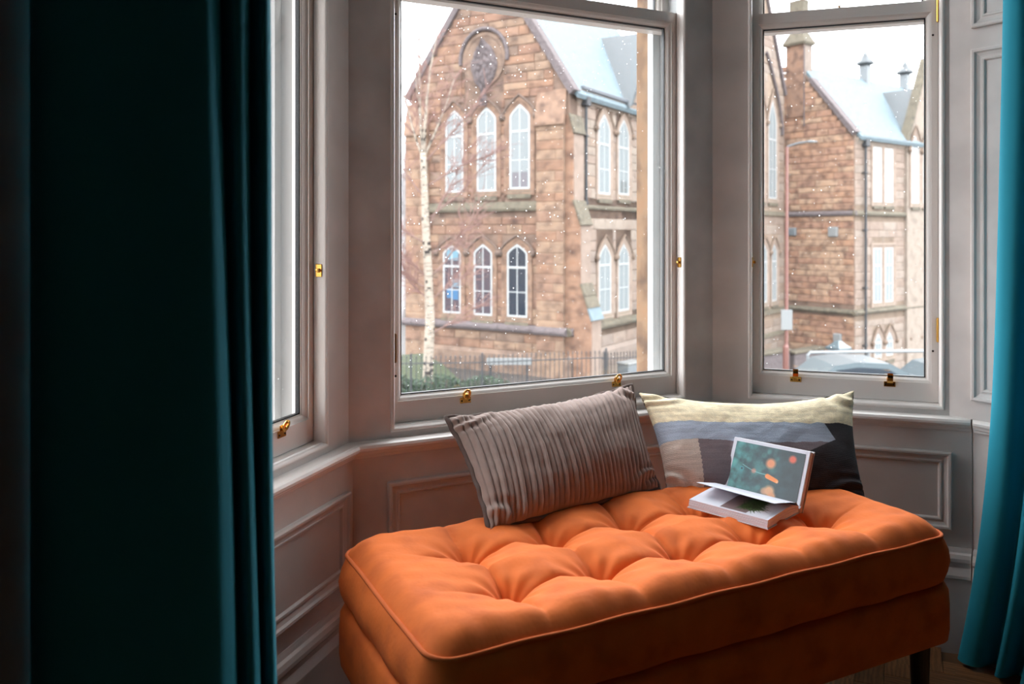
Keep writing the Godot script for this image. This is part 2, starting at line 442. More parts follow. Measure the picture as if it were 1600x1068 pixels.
# =====================================================================  the room
func build_room():
	var st := S(); box(st, Vector3(-3.0, -0.22, -1.95), Vector3(4.8, -0.012, 5.2)); 
	box(st, Vector3(0.3, -0.22, -2.16), Vector3(1.95, -0.012, -1.9))
	var fl := base("floor", Vector3.ZERO); tag(fl, "brown oak herringbone floor of the room", "", "", "structure")
	put("subfloor", st, "floor_base", fl)
	# herringbone blocks where the floor can be seen
	var bl := 0.28; var bw := 0.07; var k := 0
	var meshes := []
	for i in 4:
		var q := SurfaceTool.new(); q.begin(Mesh.PRIMITIVE_TRIANGLES); q.set_smooth_group(-1)
		var h := Vector3(bl / 2 - 0.0006, 0.006, bw / 2 - 0.0006)
		var P := [Vector3(-h.x, 0, -h.z), Vector3(h.x, 0, -h.z), Vector3(h.x, 0, h.z), Vector3(-h.x, 0, h.z)]
		var I := []
		for p in P: I.append(Vector3(p.x * (1 - 0.0012 / h.x), 0, p.z * (1 - 0.0012 / h.z)))
		var add := func(a: Vector3, b: Vector3, c: Vector3, d: Vector3):
			for v in [a, c, b, a, d, c]:
				q.set_uv(Vector2(v.z / 0.1 + 0.37 * i, v.x / 0.3 + 0.21 * i)); q.add_vertex(v)
		add.call(I[3], I[2], I[1], I[0])
		for n in 4:
			var m := (n + 1) % 4
			add.call(P[n] + Vector3.DOWN * 0.0012, I[n], I[m], P[m] + Vector3.DOWN * 0.0012)
			add.call(P[n] + Vector3.DOWN * 0.012, P[n] + Vector3.DOWN * 0.0012, P[m] + Vector3.DOWN * 0.0012, P[m] + Vector3.DOWN * 0.012)
		q.generate_normals(); meshes.append(q.commit())
	var tilt := Basis(Vector3.UP, deg_to_rad(38.0))
	for a in range(-40, 41):
		for b in range(-12, 13):
			for s in 2:
				# herringbone: horizontal and vertical blocks stepping diagonally
				var cx := a * bw + b * bl; var cz := a * bw - b * bl
				var c := Vector3(cx + bl / 2, 0, cz + bw / 2) if s == 0 else Vector3(cx + bl + bw / 2 - bw, 0, cz + bl / 2 + bw)
				if s == 1: c = Vector3(cx + bw / 2, 0, cz + bw + bl / 2)
				var p: Vector3 = tilt * c + Vector3(1.9, 0, -1.1)
				if p.x < 0.3 or p.x > 2.9 or p.z < -1.92 or p.z > -0.35 or p.x - p.z > 3.66 or -p.z - p.x > 1.42 or (p.x > 2.14 and p.z < -1.2): continue
				var w0 := Basis(Vector3.UP, 0.0 if s == 0 else PI / 2)
				put("plank", meshes[rng.randi() % 4], "oak_%d" % (rng.randi() % 4), fl, Transform3D(tilt * w0, p)); k += 1
	var ce := S(); box(ce, Vector3(-3.2, 3.2, -2.4), Vector3(5.0, 3.4, 5.2)); tag(put("ceiling", ce, "ceiling"), "plain white ceiling above the bay and room", "", "", "structure")
	var w := S(); box(w, Vector3(-3.0, -0.22, 5.0), Vector3(4.8, 3.3, 5.2)); tag(put("wall_back", w, "unseen_room_paint"), "unseen dark grey wall behind the camera, toned to keep bounced light low", "", "", "structure")
	w = S(); box(w, Vector3(-3.2, -0.22, -1.6), Vector3(-3.0, 3.3, 5.2)); tag(put("wall_west", w, "unseen_room_paint"), "unseen dark grey side wall of the room, toned to keep bounced light low", "", "", "structure")
	w = S(); box(w, Vector3(4.8, -0.22, -1.6), Vector3(5.0, 3.3, 5.2)); tag(put("wall_east", w, "unseen_room_paint"), "unseen dark grey side wall at the far right, toned to keep bounced light low", "", "", "structure")
	w = S(); box(w, Vector3(-3.0, -0.22, -1.6), Vector3(0.03, 3.3, -1.18), 0.004); tag(put("wall_front_left", w, "paint"), "dark painted strip of wall at the left edge behind the curtain", "", "", "structure")
	w = S(); box(w, Vector3(2.215, -0.22, -1.6), Vector3(4.8, 3.3, -1.18), 0.004); tag(put("wall_front_right", w, "paint"), "painted wall to the right of the bay behind the curtain", "", "", "structure")

# =====================================================================  the bay with its three sash windows
const M0 := 0.41421
const CAP := [Vector2(0, 0.641), Vector2(0.032, 0.641), Vector2(0.0385, 0.638), Vector2(0.0415, 0.632), Vector2(0.0405, 0.626), Vector2(0.036, 0.621), Vector2(0.029, 0.619), Vector2(0.0275, 0.614), Vector2(0.022, 0.610), Vector2(0.019, 0.604), Vector2(0.0, 0.604)]
const SKIRT := [Vector2(0, 0.278), Vector2(0.018, 0.278), Vector2(0.021, 0.272), Vector2(0.023, 0.266), Vector2(0.030, 0.262), Vector2(0.034, 0.252), Vector2(0.034, 0.243), Vector2(0.029, 0.236), Vector2(0.029, 0.226), Vector2(0.034, 0.214), Vector2(0.037, 0.206), Vector2(0.037, 0.198), Vector2(0.032, 0.194), Vector2(0.032, -0.02), Vector2(0, -0.02)]

func panel_frame(st: SurfaceTool, x0: float, x1: float, y0: float, y1: float, z: float, w := 0.034, h := 0.014):
	var r := rect(x0, x1, y0, y1)
	var pr := [[0, 0], [0, h * 0.85], [w * 0.1, h], [w * 0.26, h * 0.95], [w * 0.36, h * 0.55], [w * 0.6, h * 0.32], [w * 0.72, h * 0.32], [w * 0.78, h * 0.5], [w * 0.9, h * 0.45], [w, 0]]
	var rings := []
	for p in pr: rings.append([inset(r, p[0]), z + p[1]])
	loft(st, rings)

func bay_wall(name_: String, label: String, o: Vector3, turn: float, L: float, u0: float, u1: float, mA: float, mB: float, lowL0: float, lowL1: float) -> Node3D:
	var R := base(name_, o, turn); tag(R, label, "", "", "structure")
	var a := u0 - 0.011; var b := u1 + 0.011; var T := -0.15; var T2 := -0.235
	var st := S()
	prism(st, [Vector2(0, 0), Vector2(a, 0), Vector2(a, T), Vector2(mA * T, T)], -0.2, 3.3)
	prism(st, [Vector2(b, 0), Vector2(L, 0), Vector2(L - mB * T, T), Vector2(b, T)], -0.2, 3.3)
	box(st, Vector3(a, -0.2, T), Vector3(b, 0.655, 0)); box(st, Vector3(a, 2.751, T), Vector3(b, 3.3, 0))
	put("plaster", st, "paint", R)
	st = S()
	var T3 := -0.236
	prism(st, [Vector2(mA * T, T - 0.001), Vector2(u0 + 0.001, T - 0.001), Vector2(u0 + 0.001, T3), Vector2(mA * T3, T3)], -4.0, 3.4)
	prism(st, [Vector2(u1 - 0.001, T - 0.001), Vector2(L - mB * T, T - 0.001), Vector2(L - mB * T3, T3), Vector2(u1 - 0.001, T3)], -4.0, 3.4)
	box(st, Vector3(u0, -4.0, T3), Vector3(u1, 0.64, T - 0.001)); box(st, Vector3(u0, 2.735, T3), Vector3(u1, 3.4, T - 0.001))
	put("outer_stone", st, "jamb_stone", R)
	st = S()
	prism(st, [Vector2(lowL0, 0), Vector2(lowL1, 0), Vector2(lowL1 - mB * 0.015, 0.015), Vector2(lowL0 + mA * 0.015, 0.015)], 0, 0.618)
	if lowL1 > L: box(st, Vector3(L - 0.02, 0, -0.15), Vector3(lowL1, 0.618, 0.0))
	if lowL0 < 0: box(st, Vector3(lowL0, 0, -0.15), Vector3(0.02, 0.618, 0.0))
	put("dado_board", st, "paint", R)
	st = S(); run(st, lowL0, lowL1, CAP, mA, mB); put("dado_cap", st, "sash_paint", R)
	return R

func skirting(name_: String, label: String, o: Vector3, turn: float, L0: float, L1: float, mA: float, mB: float):
	var st := S(); run(st, L0, L1, SKIRT, mA, mB)
	var r := put(name_, st, "paint"); r.position = o; r.rotation.y = turn
	tag(r, label, "", "", "structure")

func build_bay():
	var A := Vector3(0.5563, 0, -1.993); var B := Vector3(1.690, 0, -1.993); var q := sqrt(0.5)
	var D := A + Vector3(-0.65 * q, 0, 0.65 * q)
	var m2 := 0.332
	# middle wall
	var W := bay_wall("wall_center", "panelled wall under and around the middle bay window", A, 0.0, 1.1337, 0.1185, 1.021, M0, M0, 0, 1.1337)
	var st := S(); panel_frame(st, 0.094, 1.04, 0.326, 0.5365, 0.015); put("panel_moulding", st, "paint", W)
	# right wall
	W = bay_wall("wall_right", "panelled wall under and around the right bay window", B, -PI / 4, 0.65, 0.116, 0.627, M0, m2, 0, 0.7089)
	st = S(); panel_frame(st, 0.075, 0.652, 0.326, 0.543, 0.015); put("panel_moulding", st, "paint", W)
	# left wall
	W = bay_wall("wall_left", "panelled wall under and around the left bay window", D, PI / 4, 0.65, 0.023, 0.542, m2, M0, -0.0589, 0.65)
	st = S(); panel_frame(st, -0.02, 0.615, 0.326, 0.535, 0.015); put("panel_moulding", st, "paint", W)
	skirting("baseboard_center", "tall moulded skirting board under the middle window", A + Vector3(0, 0, 0.0), 0.0, 0, 1.1337, M0, M0)
	skirting("baseboard_right", "tall moulded skirting board under the right window beside the ottoman end", B, -PI / 4, 0, 0.7089, M0, m2)
	skirting("baseboard_left", "tall moulded skirting board under the left window", D, PI / 4, -0.0589, 0.65, m2, M0)
	# returns with folded shutters
	for s in [1.0, -1.0]:
		var C := B + Vector3(0.65 * q, 0, 0.65 * q) if s > 0 else D
		var dir := Vector3(0.144 * s, 0, 0.9897)
		var nn := Vector3(-0.9897 * s, 0, 0.144)
		var o := C if s > 0 else C + dir * 0.36
		var xd := dir if s > 0 else -dir
		var turn := atan2(-xd.z, xd.x)
		var R := base("wall_return_right" if s > 0 else "wall_return_left", o, turn)
		tag(R, "narrow return wall between the right window and the right curtain" if s > 0 else "narrow return wall behind the left curtain", "", "", "structure")
		var f0 := 0.0; var f1 := 0.36
		st = S(); box(st, Vector3(0 if s > 0 else -0.02, 0.641, -0.3), Vector3(0.38 if s > 0 else 0.36, 3.3, 0)); put("upper_wall", st, "paint", R)
		st = S(); box(st, Vector3(0.05 if s > 0 else -0.02, -0.2, -0.3), Vector3(0.38 if s > 0 else 0.31, 0.641, -0.0233)); put("lower_wall", st, "paint", R)
		st = S()
		var cp := []; for p in CAP: cp.append(Vector2(p.x * 0.75 - 0.0233, p.y))
		if s > 0: run(st, 0.064, 0.36, cp, m2, 0.0)
		else: run(st, 0.0, 0.296, cp, 0.0, m2)
		put("dado_cap", st, "sash_paint", R)
		st = S()
		var x0 := 0.064 if s > 0 else 0.04; var x1 := 0.32 if s > 0 else 0.296
		for yy in [[0.6945, 1.657], [1.715, 2.7]]: panel_frame(st, x0, x1, yy[0], yy[1], 0.0, 0.036, 0.014)
		put("shutter_moulding", st, "paint", R)
		st = S()
		var sk := []; for p in SKIRT: sk.append(Vector2(p.x - 0.0233, p.y))
		if s > 0: run(st, 0.064, 0.36, sk, m2, 0.0)
		else: run(st, 0.0, 0.296, sk, 0.0, m2)
		var b := put("baseboard_return_right" if s > 0 else "baseboard_return_left", st, "paint"); b.position = o; b.rotation.y = turn
		tag(b, "short skirting board on the return behind the right curtain" if s > 0 else "short skirting board on the return behind the left curtain", "", "", "structure")
	sash_window("window_1", "left bay window with a white sash, partly hidden by the teal curtain", D, PI / 4, 0.023, 0.542, [[0.414, 0.7218, true]], [], 60)
	sash_window("window_2", "wide middle bay window with rain drops on its lower pane", A, 0.0, 0.1185, 1.021, [[0.3247, 0.718, true], [0.8038, 0.722, true]], [[0.127, 0.8609, 0.075]], 900)
	sash_window("window_3", "right bay window with two brass lifts on the lower sash", B, -PI / 4, 0.116, 0.627, [[0.2407, 0.7225, false], [0.4994, 0.723, false]], [[0.6235, 0.8772, 0.07], [0.6235, 1.79, 0.07]], 320)

func sash_frame(u0: float, u1: float, y0: float, y1: float, gy0: float, gy1: float, zf: float) -> Array:
	# [frame surface, glass outline]: flat stile, ovolo, glass rebate
	var st := S()
	var o := rect(u0 - 0.008, u1 + 0.008, y0, y1)
	var f := rect(u0 + 0.018, u1 - 0.018, gy0 - 0.013, gy1 + 0.013)
	var m1 := inset(f, 0.003); var m2 := inset(f, 0.007); var m3 := inset(f, 0.0105); var g := inset(f, 0.013)
	var bk := inset(f, 0.004)
	loft(st, [[o, zf - 0.042], [o, zf], [f, zf], [f, zf - 0.003], [m1, zf - 0.004], [m2, zf - 0.0065], [m3, zf - 0.011], [m3, zf - 0.013], [g, zf - 0.0135], [g, zf - 0.028], [bk, zf - 0.042], [o, zf - 0.042]])
	return [st, g]

func sash_window(name_: String, label: String, o: Vector3, turn: float, u0: float, u1: float, lifts: Array, hinges: Array, drops: int):
	var R := base(name_, o, turn); tag(R, label, "", "", "structure")
	# staff bead
	var st := S()
	var r := rect(u0 - 0.011, u1 + 0.011, 0.655, 2.751)
	var rings := []
	for p in [[0.0, -0.03], [0.0, 0.001], [0.002, 0.0035], [0.005, 0.0045], [0.008, 0.0035], [0.0105, 0.0], [0.011, -0.004], [0.011, -0.03]]: rings.append([inset(r, p[0]), p[1]])
	loft(st, rings); put("staff_bead", st, "sash_paint", R)
	# box sides and inner sill
	st = S()
	var rb := rect(u0 - 0.006, u1 + 0.006, 0.66, 2.745)
	loft(st, [[inset(rb, -0.006), -0.03], [rb, -0.03], [rb, -0.122], [inset(rb, -0.006), -0.122]])
	put("box_lining", st, "white_frame", R)
	st = S(); box(st, Vector3(u0 - 0.004, 0.655, -0.15), Vector3(u1 + 0.004, 0.6685, -0.006), 0.003); put("inner_sill", st, "sash_paint", R)
	st = S()
	loft(st, [[rect(u0 - 0.01, u1 + 0.01, 0.64, 2.75), -0.15], [rect(u0 - 0.01, u1 + 0.01, 0.64, 2.75), -0.1225], [rect(u0 + 0.02, u1 - 0.02, 0.68, 2.72), -0.1225], [rect(u0 + 0.02, u1 - 0.02, 0.68, 2.72), -0.15], [rect(u0 - 0.01, u1 + 0.01, 0.64, 2.75), -0.15]])
	put("outer_lining", st, "white_frame", R)
	# sashes
	var lo := sash_frame(u0, u1, 0.6695, 1.820, 0.7365, 1.775, -0.032)
	var up := sash_frame(u0, u1, 1.772, 2.744, 1.822, 2.69, -0.079)
	var k := 0
	for fr in [lo, up]:
		var zf := -0.032 if k == 0 else -0.079
		var s := put("lower_sash" if k == 0 else "upper_sash", fr[0], "sash_paint", R)
		var g: Array = fr[1]
		st = S(); loft(st, [[inset(g, -0.002), zf - 0.0165], [inset(g, 0.003), zf - 0.0165], [inset(g, 0.003), zf - 0.0265], [inset(g, -0.002), zf - 0.0265]])
		put("glazing_seal", st, "gasket", s)
		st = S(); box(st, Vector3(g[0].x - 0.001, g[0].y - 0.001, zf - 0.0235), Vector3(g[2].x + 0.001, g[2].y + 0.001, zf - 0.0195)); put("pane", st, "glass", s)
		if k == 0 and drops > 0:
			var mm := MultiMesh.new(); mm.transform_format = MultiMesh.TRANSFORM_3D
			var sp := SphereMesh.new(); sp.radius = 1.0; sp.height = 2.0; sp.radial_segments = 8; sp.rings = 4
			mm.mesh = sp; mm.instance_count = drops
			var rr := RandomNumberGenerator.new(); rr.seed = 50 + drops
			for i in drops:
				var x := rr.randf_range(g[0].x + 0.01, g[2].x - 0.01); var y := rr.randf_range(g[0].y + 0.01, g[2].y - 0.01)
				var rad := 0.0006 + 0.0013 * pow(rr.randf(), 3.0)
				mm.set_instance_transform(i, Transform3D(Basis.from_scale(Vector3(rad, rad * rr.randf_range(1.0, 1.3), rad * 0.55)), Vector3(x, y, zf - 0.0238)))
			var mi := MultiMeshInstance3D.new(); mi.multimesh = mm; mi.material_override = MT.water_drop; mi.name = "raindrops"; tag(mi, "", "", "", "stuff")
			s.add_child(mi, true)
		k += 1
	for l in lifts: sash_lift(R, l[0], l[1], l[2])
	for h in hinges:
		st = S(); box(st, Vector3(h[0] - 0.002, h[1] - h[2] / 2, -0.033), Vector3(h[0] + 0.005, h[1] + h[2] / 2, -0.024), 0.002)
		put("sash_hinge", st, "brass" if name_ == "window_3" else "dark_brass", R)
	# travel stops and screw caps
	for y in ([0.789, 1.7115] if name_ == "window_2" else [0.8162, 1.7204] if name_ == "window_3" else []):
		st = S(); lathe(st, [Vector2(0.0, 0.003), Vector2(0.002, 0.0026), Vector2(0.0032, 0.0)], 10, Transform3D(Basis(Vector3.RIGHT, PI / 2), Vector3(u0 + 0.0125 if name_ == "window_2" else u1 - 0.014, y, -0.032)))
		put("screw_cap", st, "screw", R)
	var sides := [u1] if name_ != "window_3" else [u0]
	for x in sides:
		var d := -1.0 if x == u1 else 1.0
		st = S(); box(st, Vector3(minf(x, x + d * 0.0025), 1.051, -0.025), Vector3(maxf(x, x + d * 0.0025), 1.081, -0.008), 0.001)
		lathe(st, [Vector2(0.0, 0.009), Vector2(0.004, 0.008), Vector2(0.005, 0.004), Vector2(0.003, 0.002), Vector2(0.003, 0.0)], 10, Transform3D(Basis(Vector3.BACK, -d * PI / 2), Vector3(x + d * 0.002, 1.066, -0.0165)))
		put("sash_stop", st, "brass", R)
	if name_ == "window_3":
		st = S()
		var pr := []
		for i in 15: pr.append(Vector3(0.3643 + 0.006 * sin(TAU * i / 14.0), 1.835 + 0.006 * cos(TAU * i / 14.0), -0.05))
		tube(st, pr, 0.0016, 6); tube(st, [Vector3(0.3643, 1.819, -0.05), Vector3(0.3643, 1.83, -0.05)], 0.003, 8)
		box(st, Vector3(0.352, 1.8195, -0.062), Vector3(0.3766, 1.8225, -0.038), 0.001)
		put("sash_fastener", st, "dark_brass", R)

func sash_lift(R: Node3D, x: float, y: float, ring: bool):
	var P := base_part("sash_lift", R, Vector3(x, y, -0.032))
	var st := S()
	box(st, Vector3(-0.0155, -0.015, 0.0), Vector3(0.0155, 0.0, 0.0022), 0.0008)
	box(st, Vector3(-0.008, 0.0, 0.0), Vector3(0.008, 0.012, 0.0024), 0.0008)
	put("back_plate", st, "brass", P)
	for s in [-1.0, 1.0]:
		st = S(); lathe(st, [Vector2(0, 0.0038), Vector2(0.0018, 0.0034), Vector2(0.0026, 0.002)], 10, Transform3D(Basis(Vector3.RIGHT, PI / 2), Vector3(s * 0.0105, -0.0085, 0)))
		put("screw", st, "screw", P)
	st = S()
	if ring:
		# a bold curved lift with an eye, seen as a rounded brass loop
		var pts := []
		for i in 17:
			var a := TAU * i / 16.0
			pts.append(Vector3(0.0085 * sin(a), 0.011 + 0.0105 * cos(a), 0.012 + 0.004 * cos(a)))
		tube(st, pts, 0.0032, 8)
		lathe(st, [Vector2(0, -0.004), Vector2(0.0055, -0.003), Vector2(0.006, 0.0), Vector2(0.0045, 0.003), Vector2(0, 0.004)], 12, Transform3D(Basis(Vector3.RIGHT, PI / 2), Vector3(-0.001, 0.007, 0.0105)))
		box(st, Vector3(-0.004, 0.0, 0.0), Vector3(0.004, 0.006, 0.012), 0.001)
	else:
		var W := 0.0075
		var pr := [Vector2(0.002, -0.001), Vector2(0.008, 0.001), Vector2(0.014, 0.006), Vector2(0.0165, 0.014), Vector2(0.0155, 0.021), Vector2(0.0175, 0.026), Vector2(0.0195, 0.0265), Vector2(0.0185, 0.0205), Vector2(0.0197, 0.013), Vector2(0.0165, 0.004), Vector2(0.0095, -0.003), Vector2(0.002, -0.0045)]
		prism(st, pr, -W, W, 0)
	put("hook", st, "brass", P)

func base_part(called: String, parent: Node3D, at: Vector3) -> Node3D:
	var o := Node3D.new(); o.name = called; o.position = at; parent.add_child(o, true); return o

# =====================================================================  the stone school across the street
func unit_stone(seed_: int) -> ArrayMesh:
	# a stone face one metre by one metre, rough and proud in the middle; x, y in 0..1, z 0..1
	var r := RandomNumberGenerator.new(); r.seed = seed_
	var st := S()
	var o := [Vector3(0, 0, 0), Vector3(1, 0, 0), Vector3(1, 1, 0), Vector3(0, 1, 0)]
	var p := [Vector3(0.012, 0.05, 0.8), Vector3(0.988, 0.05, 0.8), Vector3(0.988, 0.95, 0.8), Vector3(0.012, 0.95, 0.8)]
	for i in 4: p[i] += Vector3(r.randf_range(-0.005, 0.005), r.randf_range(-0.02, 0.02), r.randf_range(-0.15, 0.15))
	var c := Vector3(0.5 + r.randf_range(-0.2, 0.2), 0.5 + r.randf_range(-0.2, 0.2), 1.0 + r.randf_range(-0.05, 0.25))
	for i in 4:
		var j := (i + 1) % 4
		quad(st, o[i], o[j], p[j], p[i]); tri(st, p[i], p[j], c)
	st.generate_normals(); return st.commit()

var stones := []
func lay_stones(root: Node3D, T: Transform3D, called: String, x0: float, x1: float, y0: float, y1: float, course: float, l0: float, l1: float, holes: Array, limit: Callable, mats: Array, gy: float, merged := "", depth := 0.03, seed_ := 1):
	var r := RandomNumberGenerator.new(); r.seed = seed_
	if stones.is_empty(): for i in 4: stones.append(unit_stone(i + 1))
	var st := S(); var n := 0
	var y := y0
	while y < y1 - 0.05:
		var h := course * r.randf_range(0.82, 1.18)
		var lim: Vector2 = limit.call(y + h)
		var a := maxf(x0, lim.x); var b := minf(x1, lim.y)
		# free spans of this course between the openings
		var spans := [[a, b]]
		for ho in holes:
			if ho.position.y < y + h - 0.02 and ho.end.y > y + 0.02:
				var ns := []
				for s in spans:
					if ho.end.x <= s[0] or ho.position.x >= s[1]: ns.append(s); continue
					if ho.position.x > s[0]: ns.append([s[0], ho.position.x])
					if ho.end.x < s[1]: ns.append([ho.end.x, s[1]])
				spans = ns
		for s in spans:
			var x: float = s[0]
			while x < s[1] - 0.03:
				var l := r.randf_range(l0, l1)
				if s[1] - x - l < l0 * 0.5: l = s[1] - x
				var t := T * Transform3D(Basis.from_scale(Vector3(l - 0.012, h - 0.012, depth * r.randf_range(0.6, 1.25))), Vector3(x + 0.006, y + gy + 0.006, 0.0))
				var mi := r.randi() % mats.size()
				if merged == "": put(called, stones[r.randi() % 4], mats[mi], root, t)
				else:
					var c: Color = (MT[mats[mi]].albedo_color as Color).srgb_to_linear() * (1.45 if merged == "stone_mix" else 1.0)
					var arr := (stones[r.randi() % 4] as ArrayMesh).surface_get_arrays(0)
					for v in arr[Mesh.ARRAY_VERTEX]:
						st.set_color(c); st.add_vertex(t * v)
				n += 1
				x += l
		y += h
	if merged != "":
		var o := put(called, st, merged, root); tag(o, "", "", "", "stuff")

func arch(cx: float, w: float, y0: float, ys: float, rise: float, n := 6) -> Array:
	# outline of a window with a low pointed head, counterclockwise from the lower left
	var p := [Vector2(cx - w / 2, y0), Vector2(cx + w / 2, y0), Vector2(cx + w / 2, ys)]
	for i in range(1, n + 1):
		var t := i / float(n); p.append(Vector2(cx + w / 2 * (1 - t), ys + rise * pow(t, 0.72)))
	for i in range(1, n):
		var t := 1 - i / float(n); p.append(Vector2(cx - w / 2 * (1 - t), ys + rise * pow(t, 0.72)))
	p.append(Vector2(cx - w / 2, ys))
	return p

func school_window(root: Node3D, T: Transform3D, cx: float, w: float, y0: float, ys: float, rise: float, gy: float, pane_m: String, frame_m: String, rail: float, dressed: String, hood := true, cards := []):
	var a := arch(cx, w, y0 + gy, ys + gy, rise) if rise > 0 else rect(cx - w / 2, cx + w / 2, y0 + gy, ys + gy)
	# moulded stone surround: chamfer from the wall face inwards, splayed
	var st := S()
	loft(st, [[inset(a, -0.2), 0.0], [inset(a, -0.2), 0.05], [inset(a, -0.13), 0.06], [inset(a, -0.1), 0.04], [inset(a, -0.03), 0.03], [inset(a, 0.0), 0.012], [a, -0.02]], T)
	put("window_surround", st, dressed, root)
	# white timber frame
	st = S()
	loft(st, [[inset(a, -0.005), 0.0], [inset(a, -0.005), 0.022], [inset(a, 0.05), 0.022], [inset(a, 0.055), 0.008]], T)
	var wn := put("window", st, frame_m, root)
	st = S()
	var f := inset(a, 0.045)
	var n := f.size()
	for i in range(1, n - 1): tri(st, T * Vector3(f[0].x, f[0].y, 0.009), T * Vector3(f[i].x, f[i].y, 0.009), T * Vector3(f[i + 1].x, f[i + 1].y, 0.009))
	put("pane", st, pane_m, wn)
	var top := ys + rise
	var ry := lerpf(y0, top, rail)
	st = S(); box(st, Vector3(cx - w / 2 + 0.04, ry + gy - 0.035, 0.008), Vector3(cx + w / 2 - 0.04, ry + gy + 0.035, 0.026), 0.006, T); put("meeting_rail", st, frame_m, wn)
	st = S(); box(st, Vector3(cx - 0.018, y0 + gy + 0.05, 0.008), Vector3(cx + 0.018, top + gy - 0.06, 0.02), 0.004, T); put("glazing_bar", st, frame_m, wn)
	var my := lerpf(y0, ry, 0.5)
	st = S(); box(st, Vector3(cx - w / 2 + 0.05, my + gy - 0.015, 0.008), Vector3(cx + w / 2 - 0.05, my + gy + 0.015, 0.019), 0.004, T); put("glazing_bar", st, frame_m, wn)
	for c in cards:
		st = S(); box(st, Vector3(cx + c[0] * w, y0 + c[2] * (top - y0) + gy, 0.0092), Vector3(cx + c[1] * w, y0 + c[3] * (top - y0) + gy, 0.0112), 0, T); put("card", st, c[4], wn)
	# sloping sill
	st = S(); prism(st, [Vector2(0.0, y0 + gy - 0.3), Vector2(0.07, y0 + gy - 0.3), Vector2(0.07, y0 + gy - 0.22), Vector2(0.02, y0 + gy + 0.0), Vector2(0.0, y0 + gy)], cx - w / 2 - 0.06, cx + w / 2 + 0.06, 0, T); put("sill", st, "weathered_stone", root)
	if hood and rise > 0:
		st = S()
		var pts := []; var o := inset(a, -0.24)
		for i in range(2, o.size()): pts.append(T * Vector3(o[i].x, o[i].y, 0.06))
		tube(st, pts, 0.04, 6); put("hood_mould", st, "hood_stone" if dressed == "dressed_stone" else "pale_hood", root)
		for e in [2, o.size() - 1]:
			st = S(true); lathe(st, [Vector2(0, -0.11), Vector2(0.06, -0.09), Vector2(0.1, 0.0), Vector2(0.07, 0.08), Vector2(0, 0.1)], 8, T * Transform3D(Basis(), Vector3(o[e].x, o[e].y - 0.08, 0.07))); put("carved_stop", st, "hood_stone" if dressed == "dressed_stone" else "pale_hood", root)

func side_of() -> Transform3D: return Transform3D(Basis(Vector3(0, 0, -1), Vector3.UP, Vector3.RIGHT), Vector3.ZERO)

func downpipe(root: Node3D, T: Transform3D, x: float, y0: float, y1: float, gy: float):
	var st := S(); tube(st, [T * Vector3(x, y0 + gy, 0.12), T * Vector3(x, y1 + gy, 0.12)], 0.05, 8)
	box(st, Vector3(x - 0.14, y1 + gy - 0.1, 0.02), Vector3(x + 0.14, y1 + gy + 0.22, 0.24), 0.03, T)
	for k in 4: box(st, Vector3(x - 0.09, lerpf(y0, y1, (k + 0.5) / 4.0) + gy, 0.02), Vector3(x + 0.09, lerpf(y0, y1, (k + 0.5) / 4.0) + gy + 0.06, 0.18), 0.01, T)
	put("downpipe", st, "iron", root)

